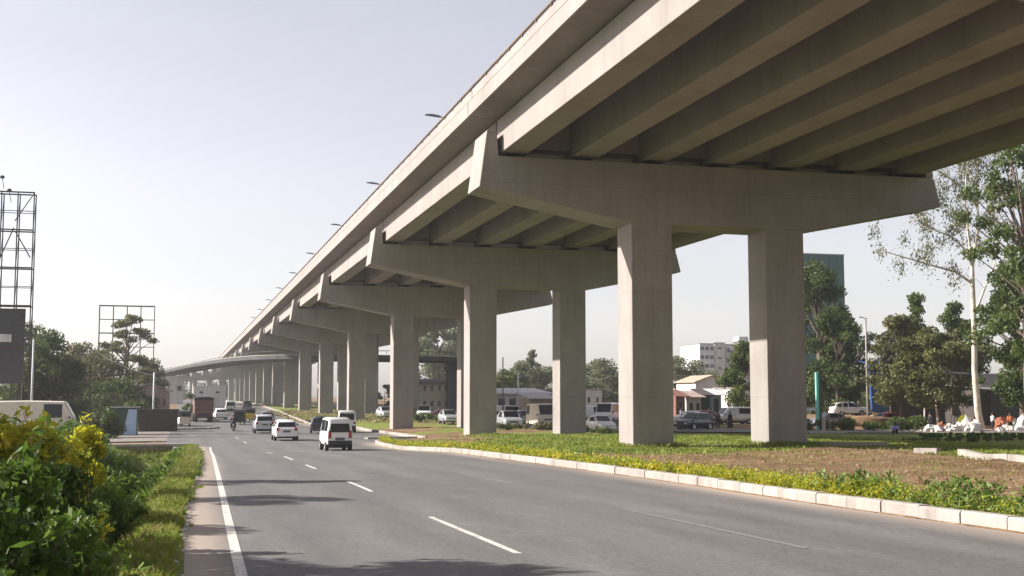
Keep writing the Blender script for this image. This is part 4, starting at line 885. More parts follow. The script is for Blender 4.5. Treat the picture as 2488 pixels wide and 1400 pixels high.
# ------------------------------------------------------------------ people
def person(x, y, z, rz, label, J, top='blackcloth', hairm='hair', skirt=None, scarf=None, s=1.0, group=None):
    t = empty('person', (x, y, z), rz, label, 'person', group)
    names = list(J); idx = {k: i for i, k in enumerate(names)}
    bones = [('pelvis', 'waist'), ('waist', 'chest'), ('chest', 'neck'), ('neck', 'head'), ('head', 'crown')]
    for q in 'lr': bones += [('chest', q + 'sh'), (q + 'sh', q + 'el'), (q + 'el', q + 'wr'), (q + 'wr', q + 'ha'), ('pelvis', q + 'hip'), (q + 'hip', q + 'kn'), (q + 'kn', q + 'an'), (q + 'an', q + 'to')]
    rad = dict(pelvis=0.14, waist=0.12, chest=0.15, neck=0.055, head=0.095, crown=0.075, sh=0.065, el=0.045, wr=0.03, ha=0.035, hip=0.095, kn=0.06, an=0.04, to=0.04)
    me = bpy.data.meshes.new('body'); me.from_pydata([Vector(J[k]) * s for k in names], [(idx[a], idx[b]) for a, b in bones], [])
    me.materials.append(M['skin']); o = bpy.data.objects.new('body', me); col.objects.link(o); o.parent = t
    sk = o.modifiers.new('skin', 'SKIN'); ss = o.modifiers.new('sub', 'SUBSURF'); ss.levels = ss.render_levels = 1
    for i, k in enumerate(names):
        r = rad.get(k, rad.get(k[1:], 0.05)) * s; me.skin_vertices[0].data[i].radius = (r, r)
        me.skin_vertices[0].data[i].use_root = (k == 'pelvis')
    V = lambda k: Vector(J[k]) * s
    m = MB(); m.tube([V('pelvis') - (V('waist') - V('pelvis')) * 0.4, V('waist'), V('chest'), V('chest').lerp(V('neck'), 0.6)], [0.18 * s, 0.165 * s, 0.20 * s, 0.10 * s], 12)
    sh = m.build('shirt', M[top], t, True)
    for q in 'lr':
        m = MB(); m.tube([V('chest').lerp(V(q + 'sh'), 0.5), V(q + 'sh'), V(q + 'el'), V(q + 'el').lerp(V(q + 'wr'), 0.7)], [0.09 * s, 0.085 * s, 0.065 * s, 0.05 * s], 10); m.build('sleeve', M[top], sh, True)
        if not skirt:
            m = MB(); m.tube([V('pelvis').lerp(V(q + 'hip'), 0.4), V(q + 'hip'), V(q + 'kn'), V(q + 'an')], [0.13 * s, 0.125 * s, 0.085 * s, 0.065 * s], 10); m.build('trouser_leg', M['blackcloth'], t, True)
    if skirt:
        fz = min(J['lan'][2], J['ran'][2]) * s
        m = MB(); p0 = V('waist'); m.tube([p0, V('pelvis'), Vector((p0.x, p0.y, p0.z * 0.5)), Vector((p0.x, p0.y, fz))], [0.17 * s, 0.22 * s, 0.26 * s, 0.30 * s], 14); m.build('skirt', M[skirt], t, True)
    c = V('head').lerp(V('crown'), 0.5); m = MB(); m.blob((c.x, c.y - 0.02, c.z + 0.02), (0.105 * s, 0.115 * s, 0.12 * s), 2, 0.05); m.build('hair', M[scarf or hairm], t, True)
    return t
STAND = dict(pelvis=(0, 0, 0.95), waist=(0, 0, 1.1), chest=(0, 0, 1.33), neck=(0, 0, 1.47), head=(0, 0.01, 1.57), crown=(0, 0, 1.68), lsh=(-0.18, 0, 1.40), lel=(-0.25, -0.02, 1.12), lwr=(-0.24, 0.08, 0.88), lha=(-0.23, 0.12, 0.80), rsh=(0.18, 0, 1.40), rel=(0.25, -0.02, 1.12), rwr=(0.24, 0.08, 0.88), rha=(0.23, 0.12, 0.80), lhip=(-0.09, 0, 0.90), lkn=(-0.11, 0.05, 0.5), lan=(-0.11, -0.03, 0.08), lto=(-0.12, 0.12, 0.04), rhip=(0.09, 0, 0.90), rkn=(0.12, -0.02, 0.5), ran=(0.13, -0.14, 0.09), rto=(0.14, 0.02, 0.04))
SIT = dict(pelvis=(0, 0, 0.82), waist=(0, 0.03, 0.98), chest=(0, 0.12, 1.2), neck=(0, 0.18, 1.33), head=(0, 0.2, 1.43), crown=(0, 0.2, 1.54), lsh=(-0.18, 0.13, 1.27), lel=(-0.27, 0.3, 1.07), lwr=(-0.26, 0.52, 1.02), lha=(-0.26, 0.6, 1.02), rsh=(0.18, 0.13, 1.27), rel=(0.27, 0.3, 1.07), rwr=(0.26, 0.52, 1.02), rha=(0.26, 0.6, 1.02), lhip=(-0.1, 0.02, 0.8), lkn=(-0.2, 0.42, 0.7), lan=(-0.17, 0.3, 0.3), lto=(-0.17, 0.45, 0.26), rhip=(0.1, 0.02, 0.8), rkn=(0.2, 0.42, 0.7), ran=(0.17, 0.3, 0.3), rto=(0.17, 0.45, 0.26))
CROUCH = dict(pelvis=(0, -0.15, 0.32), waist=(0, -0.08, 0.45), chest=(0, 0.08, 0.66), neck=(0, 0.16, 0.78), head=(0, 0.2, 0.87), crown=(0, 0.22, 0.98), lsh=(-0.18, 0.1, 0.72), lel=(-0.26, 0.25, 0.5), lwr=(-0.16, 0.42, 0.36), lha=(-0.13, 0.48, 0.3), rsh=(0.18, 0.1, 0.72), rel=(0.26, 0.25, 0.5), rwr=(0.16, 0.42, 0.36), rha=(0.13, 0.48, 0.3), lhip=(-0.1, -0.14, 0.3), lkn=(-0.18, 0.22, 0.5), lan=(-0.16, 0.0, 0.08), lto=(-0.17, 0.16, 0.04), rhip=(0.1, -0.14, 0.3), rkn=(0.18, 0.22, 0.5), ran=(0.16, 0.0, 0.08), rto=(0.17, 0.16, 0.04))
X_ = px_on(1743, 116); person(X_, 116, h(X_, 116), R(150), 'person in dark maroon clothes standing on the sandy ground, left of a pair', STAND, 'browncloth')
X_ = px_on(1773, 117); person(X_, 117, h(X_, 117), R(200), 'person in a long dark robe walking on the sandy ground, right of a pair', STAND, 'blackcloth', skirt='blackcloth', scarf='blackcloth')
X_ = px_on(2172, 90); person(X_, 90, h(X_, 90), R(160), 'person in a lavender shirt crouching on the grass near the white stones', CROUCH, 'lavcloth', skirt=None)
X_ = px_on(2452, 99); person(X_, 99, h(X_, 99), R(170), 'person in orange standing among the white slabs at the right edge', STAND, 'orangecloth')
mx_, my_ = px_on(569, 123), 123
t = empty('motorcycle', (mx_, my_, zr(my_)), R(3), 'dark motorcycle ridden away along the left lane', 'motorcycle')
for yy in (-0.62, 0.68):
    m = MB(); m.tube([(-0.05, yy, 0.3), (0.05, yy, 0.3)], 0.3, 18); m.build('wheel', M['tyre'], t)
m = MB(); m.tube([(0, -0.6, 0.5), (0, -0.3, 0.62), (0, 0.2, 0.6), (0, 0.42, 0.85)], [0.07, 0.13, 0.15, 0.08], 8); m.build('frame', M['trim'], t, True)
m = MB(); m.box(-0.12, 0.12, -0.7, 0.1, 0.68, 0.76); m.build('seat', M['trim'], t, bevel=0.03)
m = MB(); m.tube([(0, 0.68, 0.3), (0, 0.45, 0.95)], 0.03, 6); m.build('fork', M['rim'], t)
m = MB(); m.tube([(-0.32, 0.42, 1.0), (0.32, 0.42, 1.0)], 0.02, 6); m.build('handlebar', M['trim'], t)
m = MB(); m.box(-0.06, 0.06, -0.76, -0.68, 0.6, 0.68); m.build('tail_light', M['red'], t)
person(mx_, my_ - 0.15, zr(my_), R(3), 'motorcycle rider in dark clothes seen from behind on the left lane', SIT, 'blackcloth')

# ------------------------------------------------------------------ buildings
def winbox(par, x0, x1, z0, z1, yf, mat='pane', nm='window', depth=0.06):
    m = MB(); m.box(x0, x1, yf - depth, yf + 0.05, z0, z1); f = m.build(nm, M['wallgrey'], par)
    m = MB(); m.box(x0 + 0.07, x1 - 0.07, yf - depth - 0.012, yf - depth - 0.002, z0 + 0.07, z1 - 0.07); m.build('pane', M[mat], f); return f
def block(name, pl, pr, Y, ytop, D, label, mat, wins=None, roof='flat', cat='building', roofm='tin', group=None, ybase=None, rz=0):
    a, b = at(pl, Y, ytop), at(pr, Y, ytop); xc = (a.x + b.x) / 2; W = (b.x - a.x); zb = min(h(xc, Y), h(xc, Y + D)) - 0.3; Hh = a.z - zb
    t = empty(name, (xc, Y, zb), rz, label, cat, group)
    m = MB(); m.box(-W / 2, W / 2, 0, D, 0, Hh - (0.25 if roof != 'flat' else 0)); m.build('wall', M[mat], t)
    if roof == 'flat':
        m = MB()
        m.box(-W / 2 - 0.15, W / 2 + 0.15, -0.15, D + 0.15, Hh + 0.003, Hh + 0.22); m.build('roof', M[roofm], t)
    elif roof == 'shed':
        m = MB(); m.prismx([(-0.9, Hh - 0.45), (-0.9, Hh - 0.37), (D + 0.4, Hh + 0.5), (D + 0.4, Hh + 0.42)], -W / 2 - 0.4, W / 2 + 0.4); m.build('roof', M[roofm], t)
    elif roof == 'gable':
        m = MB(); m.prism([(-W / 2 - 0.4, Hh - 0.3), (0, Hh + W * 0.14), (W / 2 + 0.4, Hh - 0.3), (W / 2 + 0.4, Hh - 0.18), (0, Hh + W * 0.14 + 0.14), (-W / 2 - 0.4, Hh - 0.18)], -0.5, D + 0.5); m.build('roof', M[roofm], t)
        m = MB(); m.prism([(-W / 2, Hh - 0.26), (W / 2, Hh - 0.26), (0, Hh + W * 0.14 - 0.04)], 0.0, 0.25); m.build('gable_wall', M[mat], t)
    if wins:
        nx_, nz_, fw, fh, z0 = wins; dx = W / nx_; dz = (Hh - z0) / nz_
        for i in range(nx_):
            for k in range(nz_): winbox(t, -W / 2 + dx * (i + 0.5 - fw / 2), -W / 2 + dx * (i + 0.5 + fw / 2), z0 + dz * (k + 0.5 - fh / 2), z0 + dz * (k + 0.5 + fh / 2), 0)
    return t, W, Hh
t, W, H_ = block('apartment_block', 1762, 1836, 330, 838, 16, 'pale multi storey apartment block with balconies beyond the near columns', 'wallwhite', (4, 5, 0.5, 0.45, 3))
for k in range(5):
    m = MB(); m.box(-W / 2 + 0.6, W / 2 - 1, -1.3, -0.07, 4.0 + k * 3.1, 4.18 + k * 3.1); b_ = m.build('balcony', M['wallgrey'], t)
    m = MB(); m.box(-W / 2 + 0.6, W / 2 - 1, -1.35, -1.28, 4.19 + k * 3.1, 5.1 + k * 3.1); m.build('balustrade', M['wallwhite'], b_)
m = MB(); m.box(1, 4, 3, 7, H_ + 0.23, H_ + 2.6); m.build('roof_tank_room', M['wallwhite'], t)
block('stair_tower', 1736, 1761, 328, 834, 12, 'blank white stair tower attached left of the pale apartment block', 'wallwhite', (1, 5, 0.35, 0.2, 4))
block('office_block', 1700, 1735, 326, 836, 14, 'blue grey panelled block left of the white stair tower', 'paleconc', (3, 6, 0.75, 0.4, 3))
t, W, H_ = block('glass_tower', 1948, 2050, 270, 617, 18, 'tall dark teal glass office tower behind the right near column', 'tealglass')
for k in range(1, 11):
    m = MB(); m.box(-W / 2 - 0.05, W / 2 + 0.05, -0.05, 0.02, k * H_ / 11, k * H_ / 11 + 0.18); m.build('floor_band', M['walldark'], t)
for k in range(1, 6):
    m = MB(); m.box(-W / 2 + k * W / 6 - 0.05, -W / 2 + k * W / 6 + 0.05, -0.09, 0.01, 0, H_ - 0.02); m.build('mullion', M['walldark'], t)
block('shed', 1205, 1340, 176, 950, 10, 'long low shed with a white roof behind the oncoming cars', 'wallwhite', (5, 1, 0.6, 0.4, 0.8), 'shed', 'shed', 'wallwhite')
block('shed', 1288, 1348, 162, 962, 6, 'brown roofed low stall in front of the white roofed shed', 'walltan', None, 'shed', 'shed', 'tin')
block('house', 1420, 1462, 190, 948, 8, 'small plain white house left of the minibus', 'wallwhite', (2, 1, 0.3, 0.3, 1.5))
block('shop', 1005, 1112, 225, 925, 10, 'tan two storey shop row with a dark eave under the third pier cap', 'walltan', (6, 2, 0.45, 0.4, 0.8), 'shed', 'shop', 'walldark')
block('kiosk', 1642, 1664, 150, 956, 3, 'rusty red kiosk at the left of the sandy ground', 'redtin', (1, 1, 0.5, 0.35, 1), 'shed', 'kiosk', 'redtin')
block('kiosk', 1671, 1703, 152, 958, 3, 'low white counter kiosk next to the rusty red one', 'wallwhite', (2, 1, 0.6, 0.3, 0.6), 'shed', 'kiosk', 'wallpink')
block('kiosk', 1706, 1724, 153, 953, 3, 'narrow dark green kiosk in the middle of the stalls', 'greenpaint', None, 'shed', 'kiosk', 'walldark')
block('kiosk', 1727, 1752, 154, 953, 3, 'white and blue kiosk right of the dark green one', 'bluepaint', (1, 1, 0.5, 0.5, 0.6), 'shed', 'kiosk', 'wallwhite')
block('house', 1690, 1770, 185, 925, 8, 'white rendered house behind the row of kiosks', 'wallwhite', (3, 1, 0.3, 0.35, 1), 'gable', 'house', 'walltan')
block('house', 1785, 1840, 160, 945, 7, 'white boxy house with a small dark window beside the near column', 'wallwhite', (3, 1, 0.3, 0.3, 2))
block('house', 1640, 1690, 210, 905, 9, 'tan house rising behind the kiosks between the near columns', 'walltan', (3, 2, 0.3, 0.3, 1))
block('shack', 2405, 2620, 121, 940, 10, 'long grey roofed roadside shack at the right edge', 'walldark', None, 'shed', 'shack', 'tin')
block('wall', 2380, 2600, 128, 912, 2, 'grey rendered wall above the shack roof at the right edge', 'wallgrey', None)
# dark open shed on timber posts
q0, q1 = at(2232, 118, 905), at(2376, 118, 905); zg = h((q0.x + q1.x) / 2, 118)
t = empty('open_shed', ((q0.x + q1.x) / 2, 118, zg), 0, 'dark open fronted shed on slim posts under the olive tree', 'shed'); W = q1.x - q0.x; Hh = q0.z - zg
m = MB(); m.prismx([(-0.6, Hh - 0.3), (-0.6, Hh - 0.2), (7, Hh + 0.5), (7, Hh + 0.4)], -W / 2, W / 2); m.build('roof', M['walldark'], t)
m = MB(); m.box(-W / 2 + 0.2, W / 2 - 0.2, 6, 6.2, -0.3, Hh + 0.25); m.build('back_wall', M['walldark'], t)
for i in range(5):
    x = -W / 2 + 0.4 + i * (W - 0.8) / 4; m = MB(); m.tube([(x, -0.2, -0.3), (x + 0.25 * (-1) ** i, -0.1, Hh - 0.25)], 0.09, 7); m.build('post', M['palebark'], t)
# blue tarpaulin stall
q0, q1 = at(2108, 130, 885), at(2182, 130, 885); zg = h(q0.x, 130) + 0.3; W = q1.x - q0.x; Hh = q0.z - zg
t = empty('tarpaulin_stall', ((q0.x + q1.x) / 2, 130, zg), 0, 'tall stall covered by a bright blue tarpaulin under the trees', 'stall')
m = MB(); n = 14
for j in range(n + 1):
    for i in range(n + 1):
        u, v_ = i / n, j / n; m.v.append((-W / 2 + W * u, -0.3 * math.sin(u * 19) * 0.4 - 0.5 * (1 - v_) + (2.2 * max(0, v_ - 0.8) * 5), 1.2 + (Hh - 1.2) * min(1, v_ / 0.8) + (0.8 * max(0, v_ - 0.8) * 5) * 0.6 - 0.15 * math.sin(u * 6.3)))
m.f = [(j * (n + 1) + i, j * (n + 1) + i + 1, (j + 1) * (n + 1) + i + 1, (j + 1) * (n + 1) + i) for j in range(n) for i in range(n)]; m.mi = [0] * len(m.f)
o = m.build('tarpaulin', M['bluetarp'], t, True); sd = o.modifiers.new('thick', 'SOLIDIFY'); sd.thickness = 0.03
for x in (-W / 2, 0, W / 2):
    m = MB(); m.tube([(x, 0.2, -0.3), (x, 0.2, Hh)], 0.07, 6); m.build('post', M['bark'], t)
m = MB(); m.box(-W / 2 + 0.2, W / 2 - 0.2, -0.6, 0.1, 0.6, 0.75); m.build('counter', M['walltan'], t)
# street pole, teal gate, boundary posts
def pole(name, px, Y, ytop, label, r=0.1, mat='palebark', arm=None, cat='pole'):
    a = at(px, Y, ytop); zg = h(a.x, Y); t = empty(name, (a.x, Y, zg), 0, label, cat); H = a.z - zg
    m = MB(); m.tube([(0, 0, -0.3), (0, 0, H)], [r, r * 0.7], 8); m.build('pole', M[mat], t, True)
    if arm:
        m = MB(); m.tube([(0, 0, H - 0.1), (arm * 0.6, 0, H), (arm, 0, H + 0.02)], 0.05, 6); m.build('arm', M['lampsteel'], t, True)
        m = MB(); m.box(min(arm, arm * 1.6), max(arm, arm * 1.6), -0.12, 0.12, H - 0.02, H + 0.1); m.build('lamp_head', M['lampsteel'], t, bevel=0.03)
    return t
pole('lamp_post', 2103, 126, 772, 'tall pale lamp post standing in front of the blue tarpaulin', 0.14, 'kerb', -0.5, 'lamp post')
pole('utility_pole', 1222, 150, 868, 'thin bare pole beside the second pier left column', 0.1, 'lampsteel')
pole('utility_pole', 1259, 170, 905, 'pale concrete pole rising in front of the hazy tree', 0.16, 'paleconc')
pole('utility_pole', 54, 112, 800, 'pale post under the dark hoarding at the left edge', 0.16, 'paleconc')
pole('utility_pole', 82, 116, 825, 'second pale post right of the dark hoarding', 0.11, 'paleconc')
pole('utility_pole', 375, 128, 905, 'grey post in front of the pink house on the left', 0.12, 'paleconc')
pole('utility_pole', 222, 150, 840, 'slim dark post among the left trees', 0.1, 'bark')
pole('utility_pole', 918, 170, 812, 'slim pole glimpsed between the third and fourth piers', 0.1, 'lampsteel')
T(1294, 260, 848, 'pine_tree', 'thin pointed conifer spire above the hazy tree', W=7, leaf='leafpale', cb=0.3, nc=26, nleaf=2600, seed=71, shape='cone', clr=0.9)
a = at(1984, 106, 905); zg = h(a.x, 106)
t = empty('gate_frame', (a.x, 106, zg), 0, 'pale teal painted gate post with a crossbar beside the right near column', 'gate')
m = MB(); m.box(-0.13, 0.13, -0.13, 0.13, -0.2, a.z - zg); m.build('post', M['tealpaint'], t, bevel=0.02)
m = MB(); m.box(0.135, 0.42, -0.1, 0.1, -0.2, a.z - zg + 0.1); m.build('dark_post', M['greenpaint'], t, bevel=0.02)
m = MB(); m.box(-1.4, -0.17, -0.08, 0.08, 1.9, 2.2); m.build('crossbar', M['paleconc'], t, bevel=0.02)
for i, (px, dz) in enumerate(((2001, 1.35), (2012, 1.1))):
    X_ = px_on(px, 103); t = empty('stone_post', (X_, 103, h(X_, 103)), 0, ['upright grey stone post beside the teal gate', 'leaning grey stone post right of the upright one'][i], 'post')
    m = MB(); m.tube([(0, 0, -0.2), (0.18 * i, 0, dz)], [0.22, 0.16], 6); m.build('shaft', M['kerb'], t)
# low stone wall, hedge, berm, white stones
def rowwall(name, pl, pr, Y, n, sz, mat, label, cat, seed, zoff=0, tall=1.0):
    rnd = random.Random(seed); m = MB(); a, b = px_on(pl, Y), px_on(pr, Y); t = None
    for i in range(n):
        x = a + (b - a) * (i + rnd.random() * 0.5) / n; s = sz * rnd.uniform(0.6, 1.2)
        m.blob((x, Y + rnd.uniform(-0.3, 0.3), h(x, Y) + s * 0.4 * tall + zoff), (s, s * 0.8, s * 0.7 * tall), 1, 0.5, 0, rnd.random() * 90)
    o = m.build(name, M[mat]); return tag(o, label, cat, kind='stuff')
rowwall('stone_edging', 1955, 2262, 97, 60, 0.22, 'kerb', 'row of grey stones edging the lawn on the right', 'stones', 4)
rnd = random.Random(8)
for i in range(34):
    px = rnd.choice((rnd.uniform(2255, 2378), rnd.uniform(2400, 2520))); Y = rnd.uniform(96.5, 100.5); X_ = px_on(px, Y); s = rnd.uniform(0.4, 0.85)
    m = MB(); tall = rnd.uniform(0.6, 1.7) if rnd.random() < 0.6 else 0.7
    m.blob((0, 0, s * tall * 0.55), (s * 0.75, s * 0.7, s * tall), 2, 0.7, 0, i * 7.3)
    red = i % 5 == 0
    o = m.build('stone_block', M['redrock' if red else 'rock'], smooth=False, loc=(X_, Y, h(X_, Y) - 0.05))
    if red: tag(o, 'red brown rough stone block in the heap around the pale barked tree foot', 'stone', 'red brown stones by the tall tree')
    else: tag(o, 'white rough stone block in the heap around the pale barked tree foot', 'stone', 'white stones by the tall tree')
def hedge(name, pl, pr, Y, H, leaf, label, n, seed, size=0.22, dp=1.5):
    rnd = random.Random(seed); m = MB(); a, b = px_on(pl, Y), px_on(pr, Y)
    cl = []
    k = int(abs(b - a) / min(0.8, H * 0.55)) + 3
    for i in range(k):
        x = a + (b - a) * i / k + rnd.uniform(-0.4, 0.4); y = Y + rnd.uniform(-dp, dp); cl.append((Vector((x, y, h(x, y) + H * rnd.uniform(0.3, 0.7))), H * rnd.uniform(0.35, 0.6)))
    crown(m, cl, n, size, rnd, 0.8); return tag(m.build(name, M[leaf]), label, 'hedge')
hedge('hedge', 1960, 2250, 104, 1.2, 'leafmid', 'loose green hedge behind the lawn on the right', 6500, 5)
hedge('hedge', 2180, 2260, 101, 1.6, 'leafdark', 'dark clump of hedge left of the white stones', 2500, 6)
hedge('hedge', 2328, 2368, 108, 1.6, 'leafyellow', 'small round yellow green bush behind the white stones', 1200, 7)
hedge('hedge', 2240, 2500, 80, 0.4, 'leafbush', 'low bright green hedge patch on the right lawn', 5000, 9, 0.15)
hedge('hedge', 2200, 2500, 71, 0.32, 'leafmid', 'dark trimmed hedge in the shade on the right lawn', 4000, 10, 0.13)
hedge('hedge', 1012, 1110, 140, 1.0, 'leafbush', 'green grass mound hedge under the third pier', 3000, 11, 0.2, 3)
hedge('hedge', 1215, 1345, 104, 0.7, 'leafolive', 'dry brownish hedge in front of the oncoming cars', 2600, 12, 0.15)
hedge('hedge', 1430, 1505, 96, 0.7, 'leafmid', 'low rough hedge before the small white saloon', 1800, 13, 0.15)
m = MB()
for (px, Y, r, hh, sd) in ((2095, 124, 5.5, 1.1, 3), (2040, 126, 5, 0.9, 5), (2140, 124, 4, 0.8, 8)):
    X_ = px_on(px, Y); m.blob((X_, Y, h(X_, Y) - 0.1), (r, 3.5, hh), 3, 0.3, 0, sd)
o = m.build('earth_mound', M['ground'], smooth=True); o.data.attributes.new('zone', 'FLOAT', 'POINT').data.foreach_set('value', [0.35] * len(m.v)); tag(o, kind='structure')
m = MB()
for (px, Y, r, hh, sd) in ((1665, 135, 3, 0.9, 13), (1780, 141, 4, 1.1, 15)):
    X_ = px_on(px, Y); m.blob((X_, Y, h(X_, Y) - 0.1), (r, 2.5, hh), 3, 0.3, 0, sd)
tag(m.build('sand_mound', M['sand'], smooth=True), kind='structure')

# ---- left side
def lattice(name, pl, pr, Y, ytop, label, ncol, nrow, r, D, cat='billboard frame', zb=None, thick=0.12):
    a, b = at(pl, Y, ytop), at(pr, Y, ytop); zg = h(b.x, Y) - 0.2; H = a.z - zg; W = b.x - a.x
    t = empty(name, ((a.x + b.x) / 2, Y, zg), 0, label, cat)
    z0 = zb if zb else 0
    for d in (0, D):
        for i in range(ncol + 1):
            x = -W / 2 + W * i / ncol
            m = MB(); m.box(x - r, x + r, d - r, d + r, 0 if d == 0 else z0, H); m.build('upright', M['steel'], t)
        for k in range(nrow + 1):
            z = H - (H - z0) * k / nrow; rr = r * (1.25 if k % 2 == 0 else 0.6)
            m = MB(); m.box(-W / 2 - r, W / 2 + r, d - r * 0.9 , d + r * 0.9 + 0.005, z - rr, z + rr); m.build('rail', M['steel'], t)
    for i in range(ncol + 1):
        x = -W / 2 + W * i / ncol
        for k in range(0, nrow, 2):
            z = H - (H - z0) * k / nrow; z2 = H - (H - z0) * min(nrow, k + 2) / nrow
            m = MB(); m.tube([(x, 0, z2), (x, D, z)], r * 0.5, 5); m.build('brace', M['steel'], t)
    return t, W, H
t, W, H_ = lattice('billboard_frame', -75, 84, 120, 462, 'tall empty dark steel billboard frame at the left edge', 4, 12, 0.05, 1.5, zb=1.5)
for (x0, z0, x1, z1) in ((W / 2 - 1.7, H_ - 2.6, W / 2, H_), (W / 2 - 1.6, H_ - 3.6, W / 2 - 0.2, H_ - 6.0), (-W / 2 + 2.6, H_ - 6.4, -W / 2 + 3.9, H_ - 3.3)):
    m = MB(); m.tube([(x0, 0.7, z0), (x1, 0.1, z1)], 0.06, 5); m.build('stay', M['steel'], t)
for px, py in ((8, 433), (25, 465)):
    a = at(px, 120, py); m = MB(); m.blob((0, 0, 0), (0.22, 0.3, 0.16), 2, 0.1); o = m.build('floodlight', M['steel'], t); o.location = (a.x - t.location.x, -0.6, a.z - t.location.z)
    m = MB(); m.tube([(0, 0, -0.1), (0.1, 0.6, -1.0)], 0.03, 5); m.build('arm', M['steel'], o)
t, W, H_ = lattice('billboard_frame', 242, 376, 215, 742, 'small empty thin billboard frame behind the tall layered tree', 4, 4, 0.055, 1.2, zb=9.0)
a, b = at(-70, 108, 748), at(62, 108, 748); zg = h(b.x, 108)
t = empty('hoarding', ((a.x + b.x) / 2, 108, zg), 0, 'dark sheet metal hoarding on posts at the left edge', 'hoarding'); W = b.x - a.x; Hh = a.z - zg
m = MB(); m.box(-W / 2, W / 2, 0, 0.3, Hh * 0.42, Hh); m.build('panel', M['hoard'], t)
m = MB(); m.box(-W / 2 - 0.1, W / 2 + 0.1, -0.12, -0.003, Hh * 0.68, Hh * 0.70); m.build('ledge', M['steel'], t)
m = MB(); m.box(W / 2 - 2.0, W / 2 - 1.0, -0.04, -0.003, Hh * 0.74, Hh * 0.80); m.build('notice', M['wallwhite'], t)
for x in (-W / 2 + 0.3, 0, W / 2 - 0.3):
    m = MB(); m.box(x - 0.14, x + 0.14, 0.31, 0.6, -0.3, Hh); m.build('post', M['steel'], t)
# dark green kiosk with a pale blue panel
a, b = at(236, 112, 992), at(334, 112, 992); zg = h(b.x, 112); W = b.x - a.x; Hh = a.z - zg
t = empty('kiosk', ((a.x + b.x) / 2, 112, zg), 0, 'dark green metal kiosk with a pale blue end panel on the left', 'kiosk')
m = MB(); m.prism([(-W / 2, -0.2), (W / 2, -0.2), (W / 2, Hh), (-W / 2 + 0.8, Hh), (-W / 2 + 0.25, Hh * 0.8), (-W / 2, Hh * 0.6)], 0, 2.4); m.build('body', M['greenpaint'], t, bevel=0.03)
m = MB(); m.prism([(W / 2 - 1.15, 0.1), (W / 2 - 0.05, 0.1), (W / 2 - 0.05, Hh - 0.1), (W / 2 - 0.75, Hh - 0.1)], -0.04, -0.003); m.build('panel', M['bluepaint'], t)
m = MB(); m.box(-W / 2 + 0.7, W / 2 + 0.1, -0.25, 2.5, Hh + 0.003, Hh + 0.1); m.build('roof', M['tin'], t)
block('wall', 338, 432, 124, 1000, 1.2, 'dark brown wall right of the dark green kiosk', 'walldark', None, 'flat', 'wall', 'walldark')
block('house', 318, 412, 165, 946, 7, 'low pink rendered house with a tin gable under the ramp bridge end', 'wallpink', (4, 1, 0.35, 0.3, 1.2), 'gable', 'house', 'tin')
block('house', 470, 548, 262, 940, 8, 'white building with one dark window seen under the ramp bridge', 'wallwhite', (2, 1, 0.25, 0.22, 2.5), 'flat', 'house', 'wallwhite')
block('house', 150, 232, 205, 862, 9, 'hazy tan multi storey building behind the left trees', 'walltan', (5, 4, 0.4, 0.4, 1.5))
# culvert headwall
t = empty('culvert', (-1.6, 78.6, zr(79)), 0, 'concrete culvert headwall with a dark opening at the end of the left ditch', 'culvert')
m = MB(); m.box(-6, 2.35, 0.0, 0.5, -1.9, 0.02); m.build('headwall', M['walltan'], t, bevel=0.03)
m = MB(); m.box(-6.1, 2.45, -0.12, 0.6, 0.023, 0.2); m.build('coping', M['kerb'], t, bevel=0.03)
m = MB(); m.box(1.15, 2.45, -0.6, -0.003, -1.9, 0.0); m.build('side_pier', M['wallwhite'], t, bevel=0.03)
m = MB(); m.box(-1.7, 1.1, -0.02, -0.004, -1.8, -0.25); m.build('shade_panel', M['walldark'], t)  # flat dark panel stands for the shade inside the culvert mouth

# people waiting near the stalls and by the left junction
for i, (px, Y, pose, topm, lb) in enumerate(((1722, 146, STAND, 'whitecloth', 'person in a white shirt standing in front of the kiosk row'), (1655, 147, STAND, 'bluepaint', 'person in a pale blue shirt by the rusty red kiosk'), (2410, 101, STAND, 'whitecloth', 'person in a white shirt standing near the tall tree foot'), (2258, 102, STAND, 'blackcloth', 'person in a black shirt left of the white stone heap'), (425, 136, STAND, 'browncloth', 'person in a maroon shirt standing left of the beige rickshaw'))):
    X_ = px_on(px, Y); person(X_, Y, h(X_, Y) + 0.02, R(30 * i), lb, pose, topm)
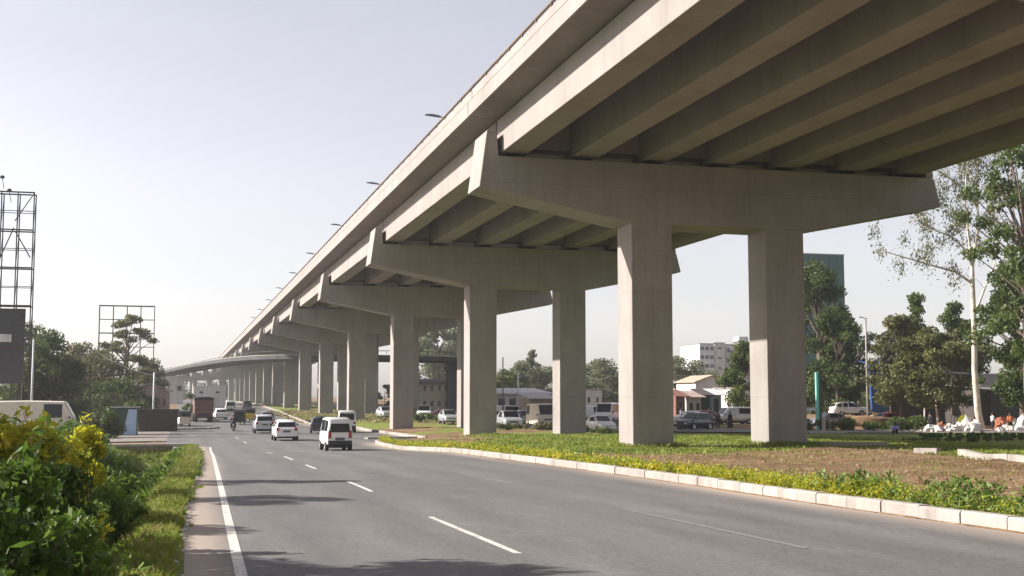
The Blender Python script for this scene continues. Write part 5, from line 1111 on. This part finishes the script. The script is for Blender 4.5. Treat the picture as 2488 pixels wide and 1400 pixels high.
# overhead cables between the left poles
def cable(p, q, sag, label):
    p, q = Vector(p), Vector(q); m = MB(); pts = [p.lerp(q, i / 12) - Vector((0, 0, sag * 4 * (i / 12) * (1 - i / 12))) - p for i in range(13)]
    m.tube(pts, 0.022, 4); o = m.build('cable', M['trim'], loc=p); tag(o, label, 'cable')
a = at(54, 112, 806); b_ = at(82, 116, 832); c_ = at(222, 150, 845); d_ = at(375, 128, 912)
cable(a, c_, 0.5, 'black cable slung from the post under the hoarding to the slim dark post'); cable(c_, d_, 0.5, 'black cable slung from the slim dark post to the grey post by the pink house')

# distant belts of trees that read as one mass
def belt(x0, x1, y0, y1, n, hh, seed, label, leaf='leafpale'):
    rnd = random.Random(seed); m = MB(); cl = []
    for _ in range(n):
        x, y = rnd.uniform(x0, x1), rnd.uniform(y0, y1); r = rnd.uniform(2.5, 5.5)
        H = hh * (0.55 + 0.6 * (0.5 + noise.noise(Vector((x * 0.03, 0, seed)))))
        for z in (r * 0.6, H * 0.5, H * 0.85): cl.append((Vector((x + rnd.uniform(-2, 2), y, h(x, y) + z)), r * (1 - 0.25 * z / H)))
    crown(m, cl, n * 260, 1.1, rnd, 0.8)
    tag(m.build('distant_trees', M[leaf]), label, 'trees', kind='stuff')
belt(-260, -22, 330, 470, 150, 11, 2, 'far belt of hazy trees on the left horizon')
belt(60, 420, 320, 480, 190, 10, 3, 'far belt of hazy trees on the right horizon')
belt(-60, 60, 640, 760, 80, 13, 4, 'distant trees closing the end of the road')
belt(105, 330, 150, 260, 130, 8, 6, 'mass of dark trees behind the right hand shacks', 'leafmid')

# ------------------------------------------------------------------ haze
hb = MB(); hb.box(-700, 700, -80, 820, -12, 60)
hz_ = hb.build('haze', None); tag(hz_, kind='stuff')
mh = bpy.data.materials.new('haze air'); mh.use_nodes = True; hn = mh.node_tree; hn.nodes.clear()
vo = hn.nodes.new('ShaderNodeVolumePrincipled'); vo.inputs['Color'].default_value = (0.93, 0.95, 1.0, 1); vo.inputs['Density'].default_value = 0.00025; vo.inputs['Anisotropy'].default_value = 0.2
ho = hn.nodes.new('ShaderNodeOutputMaterial'); hn.links.new(vo.outputs[0], ho.inputs['Volume'])
hz_.data.materials.clear(); hz_.data.materials.append(mh)
